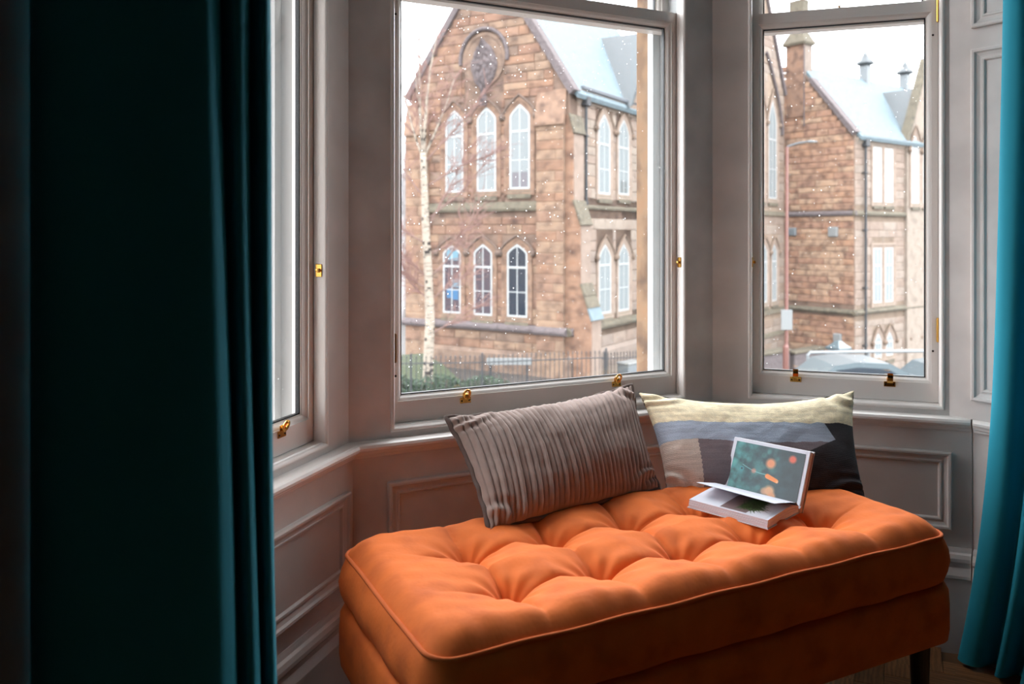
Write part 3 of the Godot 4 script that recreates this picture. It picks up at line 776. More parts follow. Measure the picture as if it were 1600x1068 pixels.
func build_school():
	var gy := -GY
	var R := base("school_building", Vector3(12.793, GY, -21.549), atan2(-0.855, 0.519))
	tag(R, "red sandstone school building with a steep gable and arched white windows across the street", "building")
	var I := Transform3D(); var sd := side_of()
	var ax := -2.944; var ay := 10.05
	# body
	var st := S()
	prism(st, [Vector2(-6.07, -1.0), Vector2(0, -1.0), Vector2(0, 5.5 + gy), Vector2(ax, ay + gy), Vector2(-6.07, 5.86 + gy)], -8.6, 0.0, 2); put("gable_wall", st, "mortar", R)
	st = S(); box(st, Vector3(-0.02, -1.0, -8.6), Vector3(0.0, 5.65 + gy, -0.02)); put("side_wall", st, "pale_mortar", R)
	# gable stones
	var holes := []
	var ux := [[-4.262, 0.70, 2.53], [-3.0, 0.72, 2.53], [-1.752, 0.73, 2.57]]
	var lx := [[-4.366, 0.70, -1.43], [-3.136, 0.70, -1.44], [-1.846, 0.73, -1.43]]
	for u in ux: holes.append(Rect2(u[0] - 0.56, 2.2, 1.12, 3.15))
	for u in lx: holes.append(Rect2(u[0] - 0.56, -1.74, 1.12, 2.75))
	holes.append(Rect2(-5.5, 1.88, 4.45, 0.3)); holes.append(Rect2(-6.1, -1.9, 6.2, 0.22))
	holes.append(Rect2(-3.85, 5.6, 1.5, 1.7)); holes.append(Rect2(-3.5, 7.3, 0.85, 0.35))
	var rake := func(y: float) -> Vector2:
		if y < 5.5: return Vector2(-6.07, 0.0)
		return Vector2(ax - (ay - y) / 1.341, ax + (ay - y) / 1.545)
	lay_stones(R, I, "stone", -6.07, -0.55, -2.5, 8.9, 0.27, 0.5, 1.15, holes, rake, ["gable_stone_0", "gable_stone_1", "gable_stone_2", "gable_stone_3", "gable_stone_4", "gable_stone_5", "gable_stone_6", "gable_stone_7"], gy, "", 0.035, 3)
	# side ashlar
	var sh := []
	var sux := [[2.37, 0.86, 2.46], [3.89, 0.84, 2.5]]; var slx := [[2.42, 0.88, -1.42], [3.89, 0.84, -1.44]]
	for u in sux: sh.append(Rect2(u[0] - 0.63, 2.15, 1.26, 3.1))
	for u in slx: sh.append(Rect2(u[0] - 0.63, -1.75, 1.26, 2.75))
	sh.append(Rect2(0, 1.9, 14, 0.2)); sh.append(Rect2(0, -1.98, 14, 0.25))
	var whole := func(_y: float) -> Vector2: return Vector2(-50, 50)
	lay_stones(R, sd, "ashlar_block", 0.5, 6.6, -2.5, 5.4, 0.33, 0.6, 1.2, sh, whole, ["ashlar_0", "ashlar_1", "ashlar_2", "ashlar_3", "ashlar_4", "ashlar_5"], gy, "", 0.02, 4)
	# windows
	var pm := ["blind_pane", "blind_pane", "blind_pane"]
	for k in 3: school_window(R, I, ux[k][0], ux[k][1], ux[k][2], 4.84, 0.37, gy, pm[k], "window_white", 0.68, "dressed_stone", true, [[-0.38, -0.04, 0.02, 0.2, "mauve_pane"], [0.04, 0.38, 0.02, 0.2, "mauve_pane"]] if k == 2 else [])
	school_window(R, I, lx[0][0], lx[0][1], lx[0][2], 0.53, 0.26, gy, "mauve_pane", "window_white", 0.69, "dressed_stone", true, [[-0.36, 0.36, 0.84, 0.93, "light_blue_card"], [-0.36, 0.36, 0.78, 0.84, "light_blue_card"], [-0.3, -0.04, 0.22, 0.36, "blue_card"], [0.04, 0.36, 0.2, 0.34, "blue_card"], [0.05, 0.36, 0.38, 0.5, "light_blue_card"]])
	school_window(R, I, lx[1][0], lx[1][1], lx[1][2], 0.55, 0.28, gy, "mauve_pane", "window_white", 0.68, "dressed_stone", true, [[-0.33, -0.04, 0.72, 0.88, "far_wall"]])
	school_window(R, I, lx[2][0], lx[2][1], lx[2][2], 0.56, 0.28, gy, "dark_pane", "window_white", 0.68, "dressed_stone")
	for k in 2:
		school_window(R, sd, sux[k][0], sux[k][1], sux[k][2], 4.55, 0.5, gy, "bright_pane", "window_white", 0.62, "pale_dressed", true, [[-0.3, 0.3, 0.02, 0.18, "blind_pane"]] if k == 1 else [])
		school_window(R, sd, slx[k][0], slx[k][1], slx[k][2], 0.4, 0.42, gy, "bright_pane", "window_white", 0.7, "pale_dressed")
	# bands
	st = S(); prism(st, [Vector2(0, 1.88 + gy), Vector2(0.1, 1.88 + gy), Vector2(0.12, 1.96 + gy), Vector2(0.05, 2.17 + gy), Vector2(0, 2.18 + gy)], -5.5, -1.07, 0); put("sill_band", st, "weathered_stone", R)
	var band := [Vector2(0, -1.92 + gy), Vector2(0.12, -1.9 + gy), Vector2(0.17, -1.82 + gy), Vector2(0.16, -1.76 + gy), Vector2(0.04, -1.66 + gy), Vector2(0, -1.66 + gy)]
	st = S(); prism(st, band, -6.15, 0.17, 0)
	for bx in [[-1.12, 0.0], [-6.25, -5.25]]:
		var fw := []; for p in band: fw.append(Vector2(p.x + 0.16 if p.x > 0.01 else 0.0, p.y))
		prism(st, fw, bx[0], bx[1], 0)
	put("string_course", st, "soot_stone", R)
	st = S(); prism(st, band, -0.17, 8.6, 0, sd); put("string_course", st, "weathered_stone", R)
	st = S(); prism(st, [Vector2(0, 1.94 + gy), Vector2(0.07, 1.94 + gy), Vector2(0.09, 2.0 + gy), Vector2(0, 2.08 + gy)], 0.6, 8.6, 0, sd); put("string_course", st, "weathered_stone", R)
	st = S(); prism(st, [Vector2(0, -0.5), Vector2(0.14, -0.5), Vector2(0.14, -2.62 + gy), Vector2(0.03, -2.5 + gy), Vector2(0, -2.5 + gy)], -6.2, 0.14, 0); put("plinth", st, "gable_stone_5", R)
	st = S(); prism(st, [Vector2(0, -0.5), Vector2(0.14, -0.5), Vector2(0.14, -2.62 + gy), Vector2(0.03, -2.5 + gy), Vector2(0, -2.5 + gy)], -0.14, 8.6, 0, sd); put("plinth", st, "ashlar_5", R)
	# corner buttress, stepped with sloping slabs
	st = S()
	prism(st, [Vector2(-0.55, -0.5), Vector2(0.74, -0.5), Vector2(0.74, -1.35 + gy), Vector2(0.38, -0.35 + gy), Vector2(0.38, 1.5 + gy), Vector2(0.14, 2.15 + gy), Vector2(0.14, 4.25 + gy), Vector2(0.0, 4.75 + gy), Vector2(-0.55, 4.75 + gy)], -0.62, 0.055, 2); put("buttress", st, "gable_stone_4", R)
	st = S(); prism(st, [Vector2(0.002, -0.5), Vector2(0.745, -0.5), Vector2(0.745, -1.35 + gy), Vector2(0.385, -0.35 + gy), Vector2(0.385, 1.5 + gy), Vector2(0.145, 2.15 + gy), Vector2(0.145, 4.25 + gy), Vector2(0.005, 4.75 + gy)], -0.64, -0.01, 2); put("buttress_facing", st, "ashlar_1", R)
	for k in 3:
		var p := Vector2(0.76, -1.42 + gy).lerp(Vector2(0.38, -0.33 + gy), k / 3.0); var q := Vector2(0.76, -1.42 + gy).lerp(Vector2(0.38, -0.33 + gy), (k + 1) / 3.0)
		var nrm := Vector2(0.945, 0.327)
		st = S(); prism(st, [p, p + nrm * 0.07, q + nrm * 0.045, q], -0.68, 0.09, 2); put("weathering_slab", st, ["slate", "weathered_stone", "weathered_stone"][k], R)
	st = S(); prism(st, [Vector2(0.4, 1.42 + gy), Vector2(0.46, 1.44 + gy), Vector2(0.19, 2.18 + gy), Vector2(0.13, 2.18 + gy)], -0.68, 0.09, 2); put("weathering_slab", st, "weathered_stone", R)
	st = S(); prism(st, [Vector2(0.16, 4.18 + gy), Vector2(0.22, 4.2 + gy), Vector2(0.05, 4.78 + gy), Vector2(0.0, 4.78 + gy)], -0.68, 0.09, 2); put("weathering_slab", st, "weathered_stone", R)
	# front buttress strips with a sloping top
	for bx in [[-1.07, -0.12], [-6.2, -5.3]]:
		st = S(); prism(st, [Vector2(0, -0.5), Vector2(0.16, -0.5), Vector2(0.16, 4.45 + gy), Vector2(0.2, 4.5 + gy), Vector2(0.2, 4.58 + gy), Vector2(0.0, 5.5 + gy)], bx[0], bx[1], 0); put("gable_buttress", st, "gable_stone_2", R)
		lay_stones(R, Transform3D(Basis(), Vector3(0, 0, 0.16)), "stone", bx[0], bx[1], -2.4, 4.4, 0.3, 0.45, 0.95, [], whole, ["gable_stone_0", "gable_stone_2", "gable_stone_4", "gable_stone_6"], gy, "", 0.02, 11)
		st = S(); prism(st, [Vector2(0.15, 4.46 + gy), Vector2(0.25, 4.46 + gy), Vector2(0.25, 4.54 + gy), Vector2(0.02, 5.55 + gy), Vector2(0.0, 5.5 + gy)], bx[0] - 0.03, bx[1] + 0.03, 0); put("buttress_cap", st, "dressed_stone", R)
	# medallion: hood ring, tympanum, carved relief
	st = S(); var arc := []
	for i in 25:
		var a := lerpf(-0.15, PI + 0.15, i / 24.0); arc.append(Vector3(-3.085 + 0.9 * cos(a), 6.78 + gy + 0.95 * sin(a), 0.06))
	tube(st, arc, 0.065, 6); put("medallion_hood", st, "soot_stone", R)
	st = S(); var tp := []
	for i in 24: tp.append(Vector2(-3.085 + 0.74 * cos(TAU * i / 24.0), 6.75 + gy + 0.78 * sin(TAU * i / 24.0)))
	loft(st, [[inset(tp, -0.08), 0.0], [inset(tp, -0.08), 0.06], [tp, 0.06], [inset(tp, 0.08), 0.03]])
	var ti := inset(tp, 0.075)
	for i in range(1, 23): tri(st, Vector3(ti[0].x, ti[0].y, 0.032), Vector3(ti[i].x, ti[i].y, 0.032), Vector3(ti[i + 1].x, ti[i + 1].y, 0.032))
	put("tympanum", st, "gable_stone_5", R)
	st = S(true)
	var nz := FastNoiseLite.new(); nz.seed = 2; nz.frequency = 2.2
	grid(st, 28, 40, func(u: float, v: float) -> Vector3:
		var y := lerpf(5.25, 7.4, v)
		var hw := 0.07 + 0.42 * exp(-pow((v - 0.52) / 0.2, 2)) + 0.26 * exp(-pow((v - 0.78) / 0.16, 2)) + 0.08 * sin(v * 22.0) * (1 - v)
		hw *= minf(1.0, (1 - v) * 9.0)
		var x := (u * 2 - 1)
		var z := (0.19 + 0.13 * nz.get_noise_2d(x * 2.0, y * 2.0)) * sqrt(maxf(0, 1 - x * x))
		return Vector3(-3.07 + x * hw, y + gy, z + 0.03 * float(absf(x) < 0.99)))
	put("carved_relief", st, "soot_stone", R)
	st = S(); tube(st, [Vector3(-3.98, 5.6 + gy, 0.03), Vector3(-3.98, 6.5 + gy, 0.03)], 0.04, 6); put("pilaster", st, "gable_stone_7", R)
	# roof, copings, gutter
	st = S(); var e0 := Vector2(0.18, 5.28 + gy); var pk := Vector2(ax, ay + gy + 0.05)
	prism(st, [pk, pk + Vector2(0, 0.14), e0 + Vector2(0.06, 0.12), e0], -8.6, -0.12, 2); put("roof_slope", st, "slate", R)
	st = S(); prism(st, [pk, pk + Vector2(0, 0.14), Vector2(-6.3, 5.75 + gy), Vector2(-6.25, 5.63 + gy)], -8.6, -0.12, 2); put("roof_slope", st, "slate", R)
	for sg in [[Vector2(0.12, 5.42 + gy), Vector2(0.0, 5.36 + gy)], [Vector2(-6.24, 5.74 + gy), Vector2(-6.1, 5.68 + gy)]]:
		var top := Vector2(ax, ay + gy + 0.1); var dirv: Vector2 = (top - sg[0]).normalized(); var nn := Vector2(-dirv.y, dirv.x); if nn.y < 0: nn = -nn
		st = S(); prism(st, [sg[0] - nn * 0.1, sg[0] + nn * 0.12, top + nn * 0.12, top - nn * 0.1], -0.3, 0.1, 2); put("coping", st, "soot_stone", R)
	st = S(); box(st, Vector3(0.6, 5.58 + gy, 0.02), Vector3(8.6, 5.72 + gy, 0.2), 0.03, sd); put("gutter", st, "lead", R)
	st = S(); prism(st, [Vector2(0, 5.2 + gy), Vector2(0.04, 5.2 + gy), Vector2(0.14, 5.45 + gy), Vector2(0.14, 5.58 + gy), Vector2(0, 5.58 + gy)], 0.45, 8.6, 0, sd); put("cornice", st, "ashlar_0", R)
	downpipe(R, sd, 0.86, -3.1, 5.2, gy)
	# cross gable on the side roof
	st = S()
	for q in [[-3.7, 4.6], [-7.6, 4.6]]:
		pass
	prism(st, [Vector2(-3.9, 5.5 + gy), Vector2(-5.75, 8.3 + gy), Vector2(-5.75, 8.42 + gy), Vector2(-3.7, 5.45 + gy)], -2.9, 0.35, 0)
	prism(st, [Vector2(-7.6, 5.5 + gy), Vector2(-5.75, 8.3 + gy), Vector2(-5.75, 8.42 + gy), Vector2(-7.8, 5.45 + gy)], -2.9, 0.35, 0); put("cross_roof", st, "slate_dark", R)
	st = S(); prism(st, [Vector2(-3.95, 5.4 + gy), Vector2(-7.55, 5.4 + gy), Vector2(-5.75, 8.25 + gy)], 0.0, 0.2, 0); put("cross_gable", st, "ashlar_3", R)

func build_far_wing():
	var g2 := -4.6; var gy := -g2
	var R := base("school_wing", Vector3(26.582, g2, -23.002), atan2(-0.983, 0.185))
	tag(R, "further sandstone wing with a tall chimney on its gable and two roof ventilators", "building")
	var I := Transform3D(); var sd := side_of()
	var ax := -2.35; var ay := 7.92
	var st := S()
	prism(st, [Vector2(-6.4, -1.0), Vector2(0, -1.0), Vector2(0, 5.1 + gy), Vector2(ax, ay + gy), Vector2(-6.4, 3.4 + gy)], -22.0, 0.0, 2); put("gable_wall", st, "mortar", R)
	st = S(); box(st, Vector3(-0.02, -1, -22), Vector3(0, 5.1 + gy, -0.02)); put("side_wall", st, "pale_mortar", R)
	var holes := [Rect2(-7, 1.9, 8, 0.2), Rect2(-7, -2.05, 8, 0.25)]
	var rake := func(y: float) -> Vector2:
		return Vector2(-6.4, 0.0) if y < 5.0 else Vector2(-6.4, ax + (ay - y) / 1.25)
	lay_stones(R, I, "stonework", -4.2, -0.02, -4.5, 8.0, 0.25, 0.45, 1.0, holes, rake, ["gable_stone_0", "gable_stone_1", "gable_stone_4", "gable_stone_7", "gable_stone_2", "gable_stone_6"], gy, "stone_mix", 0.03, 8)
	var whole := func(_y: float) -> Vector2: return Vector2(-50, 50)
	var sh := []
	for u in [1.69, 2.58]: sh.append(Rect2(u - 0.4, 2.2, 0.8, 2.55)); sh.append(Rect2(u - 0.4, -1.8, 0.8, 2.5)); sh.append(Rect2(u - 0.36, -3.9, 0.72, 1.2))
	for u in [4.55, 5.3]: sh.append(Rect2(u - 0.34, -1.8, 0.68, 2.5))
	sh.append(Rect2(0, 1.9, 22, 0.2)); sh.append(Rect2(0, -2.05, 22, 0.25))
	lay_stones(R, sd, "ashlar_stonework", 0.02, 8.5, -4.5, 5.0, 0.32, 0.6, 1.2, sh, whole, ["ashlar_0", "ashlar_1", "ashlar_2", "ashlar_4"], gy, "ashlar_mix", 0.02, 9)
	for u in [1.69, 2.58]:
		school_window(R, sd, u, 0.62, 2.47, 4.66, 0.0, gy, "bright_pane", "window_white", 0.62, "pale_dressed", false)
		school_window(R, sd, u, 0.62, -1.6, 0.6, 0.0, gy, "bright_pane", "window_white", 0.68, "pale_dressed", false)
		school_window(R, sd, u + 0.05, 0.5, -3.8, -3.2, 0.35, gy, "bright_pane", "window_white", 0.6, "pale_dressed")
	for u in [4.57, 5.5]:
		school_window(R, sd, u, 0.55, -1.62, 0.62, 0.0, gy, "bright_pane", "window_white", 0.68, "pale_dressed", false)
		school_window(R, sd, u + 0.1, 0.5, -3.8, -3.2, 0.35, gy, "bright_pane", "window_white", 0.6, "pale_dressed")
	var band := [Vector2(0, -2.03 + gy), Vector2(0.1, -2.0 + gy), Vector2(0.14, -1.92 + gy), Vector2(0.03, -1.8 + gy), Vector2(0, -1.8 + gy)]
	var band2 := [Vector2(0, 1.88 + gy), Vector2(0.1, 1.9 + gy), Vector2(0.12, 1.98 + gy), Vector2(0.03, 2.08 + gy), Vector2(0, 2.08 + gy)]
	st = S(); prism(st, band, -6.4, 0.14, 0); put("string_course", st, "weathered_stone", R)
	st = S(); prism(st, band2, -6.4, 0.12, 0); put("string_course", st, "soot_stone", R)
	st = S(); prism(st, band, -0.14, 22.0, 0, sd); put("string_course", st, "weathered_stone", R)
	st = S(); prism(st, band2, -0.12, 22.0, 0, sd); put("string_course", st, "weathered_stone", R)
	# roof and chimney
	st = S(); prism(st, [Vector2(ax, ay + gy + 0.02), Vector2(ax, ay + gy + 0.18), Vector2(0.25, 4.98 + gy), Vector2(0.2, 4.85 + gy)], -22, -0.1, 2); put("roof_slope", st, "slate", R)
	st = S(); prism(st, [Vector2(ax, ay + gy + 0.02), Vector2(ax, ay + gy + 0.18), Vector2(-6.6, 3.25 + gy), Vector2(-6.6, 3.1 + gy)], -22, -0.1, 2); put("roof_slope", st, "slate", R)
	st = S(); prism(st, [Vector2(-0.02, 5.02 + gy), Vector2(0.12, 5.16 + gy), Vector2(ax + 0.5, ay - 0.35 + gy), Vector2(ax + 0.4, ay - 0.5 + gy)], -0.3, 0.12, 2); put("coping", st, "soot_stone", R)
	st = S(); box(st, Vector3(0.3, 4.95 + gy, 0.02), Vector3(3.75, 5.07 + gy, 0.22), 0.03, sd); put("gutter", st, "lead", R)
	st = S(); prism(st, [Vector2(0, 4.7 + gy), Vector2(0.04, 4.7 + gy), Vector2(0.12, 4.85 + gy), Vector2(0.12, 4.95 + gy), Vector2(0, 4.95 + gy)], 0.1, 3.75, 0, sd); put("cornice", st, "ashlar_2", R)
	downpipe(R, sd, 0.62, -4.4, 4.7, gy)
	st = S(); box(st, Vector3(-3.05, 6.0 + gy, -0.55), Vector3(-2.2, 9.05 + gy, 0.06), 0.02); var ch := put("chimney", st, "gable_stone_1", R)
	st = S(); box(st, Vector3(-2.205, 6.6 + gy, -0.54), Vector3(-2.19, 9.05 + gy, 0.05)); put("chimney_side", st, "ashlar_5", ch)
	st = S()
	loft(st, [[rect(-3.13, -2.12, -0.14, 0.63), 9.0 + gy], [rect(-3.16, -2.09, -0.17, 0.66), 9.1 + gy], [rect(-2.95, -2.3, 0.04, 0.45), 9.55 + gy], [rect(-2.95, -2.3, 0.04, 0.45), 10.9 + gy]], Transform3D(Basis(Vector3(1, 0, 0), Vector3(0, 0, -1), Vector3(0, 1, 0)), Vector3(0, 0, 0))); put("chimney_cap", st, "weathered_stone", ch)
	st = S(); tube(st, [Vector3(-2.2, 5.6 + gy, 0.03), Vector3(-2.2, 8.9 + gy, 0.03)], 0.03, 6); put("flue_joint", st, "soot_stone", R)
	# things fixed to the gable
	for q in [[-0.87, 1.25, 0.2], [-2.72, 1.26, 0.17], [-0.68, -2.95, 0.17]]:
		st = S(); box(st, Vector3(q[0] - q[2], q[1] + gy - q[2], 0), Vector3(q[0] + q[2], q[1] + gy + q[2], 0.14), 0.03); put("wall_box", st, "white_board" if q[0] > -1 else "cabinet_grey", R)
	# ventilators on the ridge
	for vz in [-4.93, -8.45]:
		st = S(); box(st, Vector3(ax - 0.19, ay - 0.35 + gy, vz - 0.19), Vector3(ax + 0.19, ay + 0.8 + gy, vz + 0.19), 0.02)
		var v := put("ventilator", st, "cabinet_grey", R)
		st = S(); lathe(st, [Vector2(0.2, 0.0), Vector2(0.24, 0.04), Vector2(0.4, 0.1), Vector2(0.4, 0.15), Vector2(0.2, 0.38), Vector2(0.06, 0.62), Vector2(0.03, 0.85), Vector2(0, 0.87)], 8, Transform3D(Basis(), Vector3(ax, ay + 0.78 + gy, vz))); put("ventilator_cap", st, "slate_dark", v)
	# cross gable to the right
	st = S(); prism(st, [Vector2(-3.85, -0.5), Vector2(-7.2, -0.5), Vector2(-7.2, 4.9 + gy), Vector2(-5.5, 8.3 + gy), Vector2(-3.85, 5.0 + gy)], -0.02, 0.12, 0); put("cross_gable", st, "ashlar_2", R)
	st = S(); prism(st, [Vector2(-3.85, 4.95 + gy), Vector2(-3.7, 5.1 + gy), Vector2(-5.5, 8.75 + gy), Vector2(-5.5, 8.5 + gy)], -0.15, 0.2, 0); put("cross_coping", st, "weathered_stone", R)
	st = S()
	prism(st, [Vector2(-3.85, 5.0 + gy), Vector2(-5.5, 7.4 + gy), Vector2(-5.5, 7.5 + gy), Vector2(-3.7, 5.0 + gy)], -2.2, 0.0, 0)
	prism(st, [Vector2(-7.15, 5.0 + gy), Vector2(-5.5, 7.4 + gy), Vector2(-5.5, 7.5 + gy), Vector2(-7.3, 5.0 + gy)], -2.2, 0.0, 0); put("cross_roof", st, "slate_dark", R)
	var s2 := Transform3D(sd.basis, Vector3(0.12, 0, 0))
	for u in [4.5, 5.5]: school_window(R, s2, u, 0.6, 2.47, 4.7, 0.6, gy, "bright_pane", "window_white", 0.55, "pale_dressed")

func build_transept():
	var g2 := -4.4; var gy := -g2
	var R := base("school_transept", Vector3(25.458, g2, -25.583), atan2(0.4308, 0.9024))
	tag(R, "pale stone gable with tall arched windows at the left edge of the right window", "building")
	var I := Transform3D()
	var st := S(); prism(st, [Vector2(-6, -1), Vector2(0, -1), Vector2(0, 6.95 + gy), Vector2(-3, 12.24 + gy), Vector2(-6, 6.95 + gy)], -2.5, 0.0, 2); put("gable_wall", st, "pale_mortar", R)
	var rake := func(y: float) -> Vector2: return Vector2(-8, 0) if y < 6.9 else Vector2(-8, -(y - 6.95) / 1.7625)
	var holes := [Rect2(-1.9, 2.2, 1.15, 5.0), Rect2(-3.3, 2.2, 1.15, 5.0), Rect2(-1.6, -1.85, 0.9, 2.8), Rect2(-2.75, -1.85, 0.9, 2.8), Rect2(-9, 1.9, 10, 0.2), Rect2(-9, -2.05, 10, 0.25)]
	lay_stones(R, I, "ashlar_stonework", -4.5, 0, -4.3, 9.5, 0.33, 0.6, 1.2, holes, rake, ["ashlar_0", "ashlar_1", "ashlar_2", "ashlar_4", "ashlar_3"], gy, "ashlar_mix", 0.02, 12)
	for u in [-1.33, -2.7]: school_window(R, I, u, 0.85, 2.58, 5.6, 0.9, gy, "bright_pane", "window_white", 0.6, "pale_dressed")
	for u in [-1.15, -2.2]: school_window(R, I, u, 0.5, -1.52, 0.45, 0.3, gy, "bright_pane", "window_white", 0.7, "pale_dressed")
	st = S(); var arc := []
	for i in 13:
		var t := i / 12.0; arc.append(Vector3(-0.35 - 1.75 * pow(t, 1.35), 5.2 + gy + 3.1 * pow(t, 0.8), 0.06))
	tube(st, arc, 0.07, 6); put("great_arch", st, "soot_stone", R)
	st = S(); prism(st, [Vector2(0, -2.0 + gy), Vector2(0.12, -2.0 + gy), Vector2(0.03, -1.8 + gy), Vector2(0, -1.8 + gy)], -6, 0.05, 0); put("string_course", st, "weathered_stone", R)
	st = S(); prism(st, [Vector2(0, 1.9 + gy), Vector2(0.1, 1.9 + gy), Vector2(0.03, 2.08 + gy), Vector2(0, 2.08 + gy)], -6, 0.05, 0); put("string_course", st, "weathered_stone", R)
	st = S(); prism(st, [Vector2(0, -2.9 + gy), Vector2(0.1, -2.9 + gy), Vector2(0.02, -2.75 + gy), Vector2(0, -2.75 + gy)], -6, 0.05, 0); put("plinth", st, "weathered_stone", R)
	st = S(); prism(st, [Vector2(-0.05, 6.85 + gy), Vector2(0.12, 6.95 + gy), Vector2(-3, 12.45 + gy), Vector2(-3, 12.15 + gy)], -0.4, 0.1, 2); put("coping", st, "soot_stone", R)

# =====================================================================  the street
func ground_y(x: float) -> float: return lerpf(GY, -4.6, clampf((x - 13.0) / 13.0, 0, 1))

func build_street():
	var st := S()
	var xs := [-40.0, 6.0, 13.0, 19.5, 26.0, 60.0]
	for i in 5:
		var a: float = xs[i]; var b: float = xs[i + 1]
		quad(st, Vector3(a, ground_y(a), -2.2), Vector3(b, ground_y(b), -2.2), Vector3(b, ground_y(b), -60), Vector3(a, ground_y(a), -60))
		quad(st, Vector3(a, ground_y(a) - 0.4, -60), Vector3(b, ground_y(b) - 0.4, -60), Vector3(b, ground_y(b) - 0.4, -2.2), Vector3(a, ground_y(a) - 0.4, -2.2))
	tag(put("ground", st, "paving"), "grey street and pavement below the window", "", "", "structure")
	# lawn bank
	st = S(); prism(st, [Vector2(-21.9, -3.3), Vector2(-21.9, -3.05), Vector2(-23.4, -2.75), Vector2(-25.0, -2.65), Vector2(-25.0, -3.3)], 0.0, 9.4, 0)
	tag(put("lawn_bank", st, "lawn"), "sloping strip of bright grass behind the railings and the birch", "lawn")
	# hedge
	var hd := base("hedge", Vector3(8.3, GY, -20.7)); tag(hd, "low dark green hedge behind the iron railings at the lower left of the middle window", "hedge")
	var mm := MultiMesh.new(); mm.transform_format = MultiMesh.TRANSFORM_3D; mm.use_colors = true
	var q := SurfaceTool.new(); q.begin(Mesh.PRIMITIVE_TRIANGLES); q.set_smooth_group(-1)
	quad(q, Vector3(-0.5, 0, 0), Vector3(0, -0.25, 0.1), Vector3(0.5, 0, 0), Vector3(0, 0.25, 0.1)); q.generate_normals()
	mm.mesh = q.commit(); mm.instance_count = 5200
	var r := RandomNumberGenerator.new(); r.seed = 77
	for i in 5200:
		var t := r.randf()
		var c := Vector3(lerpf(-1.5, 1.75, t), 0.0, lerpf(-0.55, 0.5, t))
		var h := 0.62 - 0.16 * t + 0.08 * sin(t * 17.0)
		var a := r.randf_range(0, PI); var d := sqrt(r.randf())
		var p := c + Vector3(r.randf_range(-0.1, 0.1), absf(sin(a)) * h * d, cos(a) * 0.5 * d)
		var s := r.randf_range(0.06, 0.12)
		mm.set_instance_transform(i, Transform3D(Basis.from_euler(Vector3(r.randf_range(-1.2, 1.2), r.randf_range(0, TAU), r.randf_range(-0.6, 0.6))).scaled(Vector3.ONE * s), p))
		var g := r.randf_range(0.6, 1.4)
		mm.set_instance_color(i, Color(0.03 * g, 0.055 * g, 0.03 * g))
	var lv := MultiMeshInstance3D.new(); lv.name = "leaves"; lv.multimesh = mm; lv.material_override = MT.hedge_leaf; tag(lv, "", "", "", "stuff"); hd.add_child(lv, true)
	st = S(); for k in 9:
		var t := k / 8.0; var b0 := Vector3(lerpf(-1.4, 1.6, t), 0, lerpf(-0.5, 0.45, t)); tube(st, [b0, b0 + Vector3(0.1, 0.45, 0.0)], 0.02, 5)
	put("stems", st, "twig", hd)
	railings("iron_railings", "black iron railings in front of the hedge across the middle window", [Vector3(0.5, GY, -23.08), Vector3(9.02, GY, -19.64), Vector3(12.4, GY, -18.95)], 1.14, 0.125)
	railings("iron_railings", "shorter stretch of iron railings farther off behind the grey cabinet", [Vector3(13.6, -3.6, -21.9), Vector3(16.9, -3.85, -23.0)], 1.0, 0.16)
	# sign board
	var sb := base("sign_board", Vector3(10.27, GY, -20.58), atan2(-0.56, 1.11)); tag(sb, "long blank white board behind the iron railings", "sign board")
	st = S(); box(st, Vector3(-0.62, 0.74, -0.02), Vector3(0.62, 0.93, 0.02), 0.006); put("board", st, "white_board", sb)
	for s in [-0.5, 0.5]:
		st = S(); box(st, Vector3(s - 0.03, 0, -0.06), Vector3(s + 0.03, 0.9, -0.02), 0.005); put("post", st, "iron", sb)
	var cb := base("utility_cabinet", Vector3(15.1, -3.5, -21.7), 0.4); tag(cb, "pale grey roadside cabinet beside the stone jamb of the middle window", "cabinet")
	st = S(); box(st, Vector3(-0.42, 0, -0.2), Vector3(0.42, 0.6, 0.2), 0.02); put("body", st, "cabinet_grey", cb)
	st = S(); box(st, Vector3(-0.45, 0.6, -0.23), Vector3(0.45, 0.66, 0.23), 0.015); put("lid", st, "white_board", cb)
	birch(); far_tree()
	var fh := base("distant_house", Vector3(15.6, GY, -43.3), -0.5); tag(fh, "grey house far off behind the birch at the left edge of the middle window", "house")
	st = S(); box(st, Vector3(-2.5, 0, -3), Vector3(2.2, 6.2, 0), 0.02); put("wall", st, "far_wall", fh)
	st = S(); prism(st, [Vector2(0.2, 6.1), Vector2(-1.5, 7.8), Vector2(-3.2, 6.1)], -2.7, 2.4, 0); put("roof", st, "slate_dark", fh)
	for k in 2:
		st = S(); loft(st, [[rect(0.5, 1.5, 1.2 + k * 2.6, 2.7 + k * 2.6), 0.0], [rect(0.5, 1.5, 1.2 + k * 2.6, 2.7 + k * 2.6), 0.06], [rect(0.6, 1.4, 1.3 + k * 2.6, 2.6 + k * 2.6), 0.06], [rect(0.6, 1.4, 1.3 + k * 2.6, 2.6 + k * 2.6), 0.0]])
		var w := put("window", st, "window_white", fh)
		st = S(); box(st, Vector3(0.58, 1.28 + k * 2.6, 0.0), Vector3(1.42, 2.62 + k * 2.6, 0.02)); put("pane", st, "dark_pane", w)
	# street lamp with its plate
	var lx := Vector3(20.84, ground_y(20.84), -20.86)
	var lp := base("street_lamp", lx, atan2(-0.45, 0.893)); tag(lp, "tall rust red street lamp with a curved arm in front of the far wing", "street lamp")
	var H := 4.1 - lx.y
	st = S(); tube(st, [Vector3(0, 0, 0), Vector3(0, 1.4, 0), Vector3(0.02, 1.5, 0), Vector3(0.04, H, 0)], [0.1, 0.1, 0.06, 0.045], 10); put("pole", st, "post_red", lp)
	st = S(); var pts := []
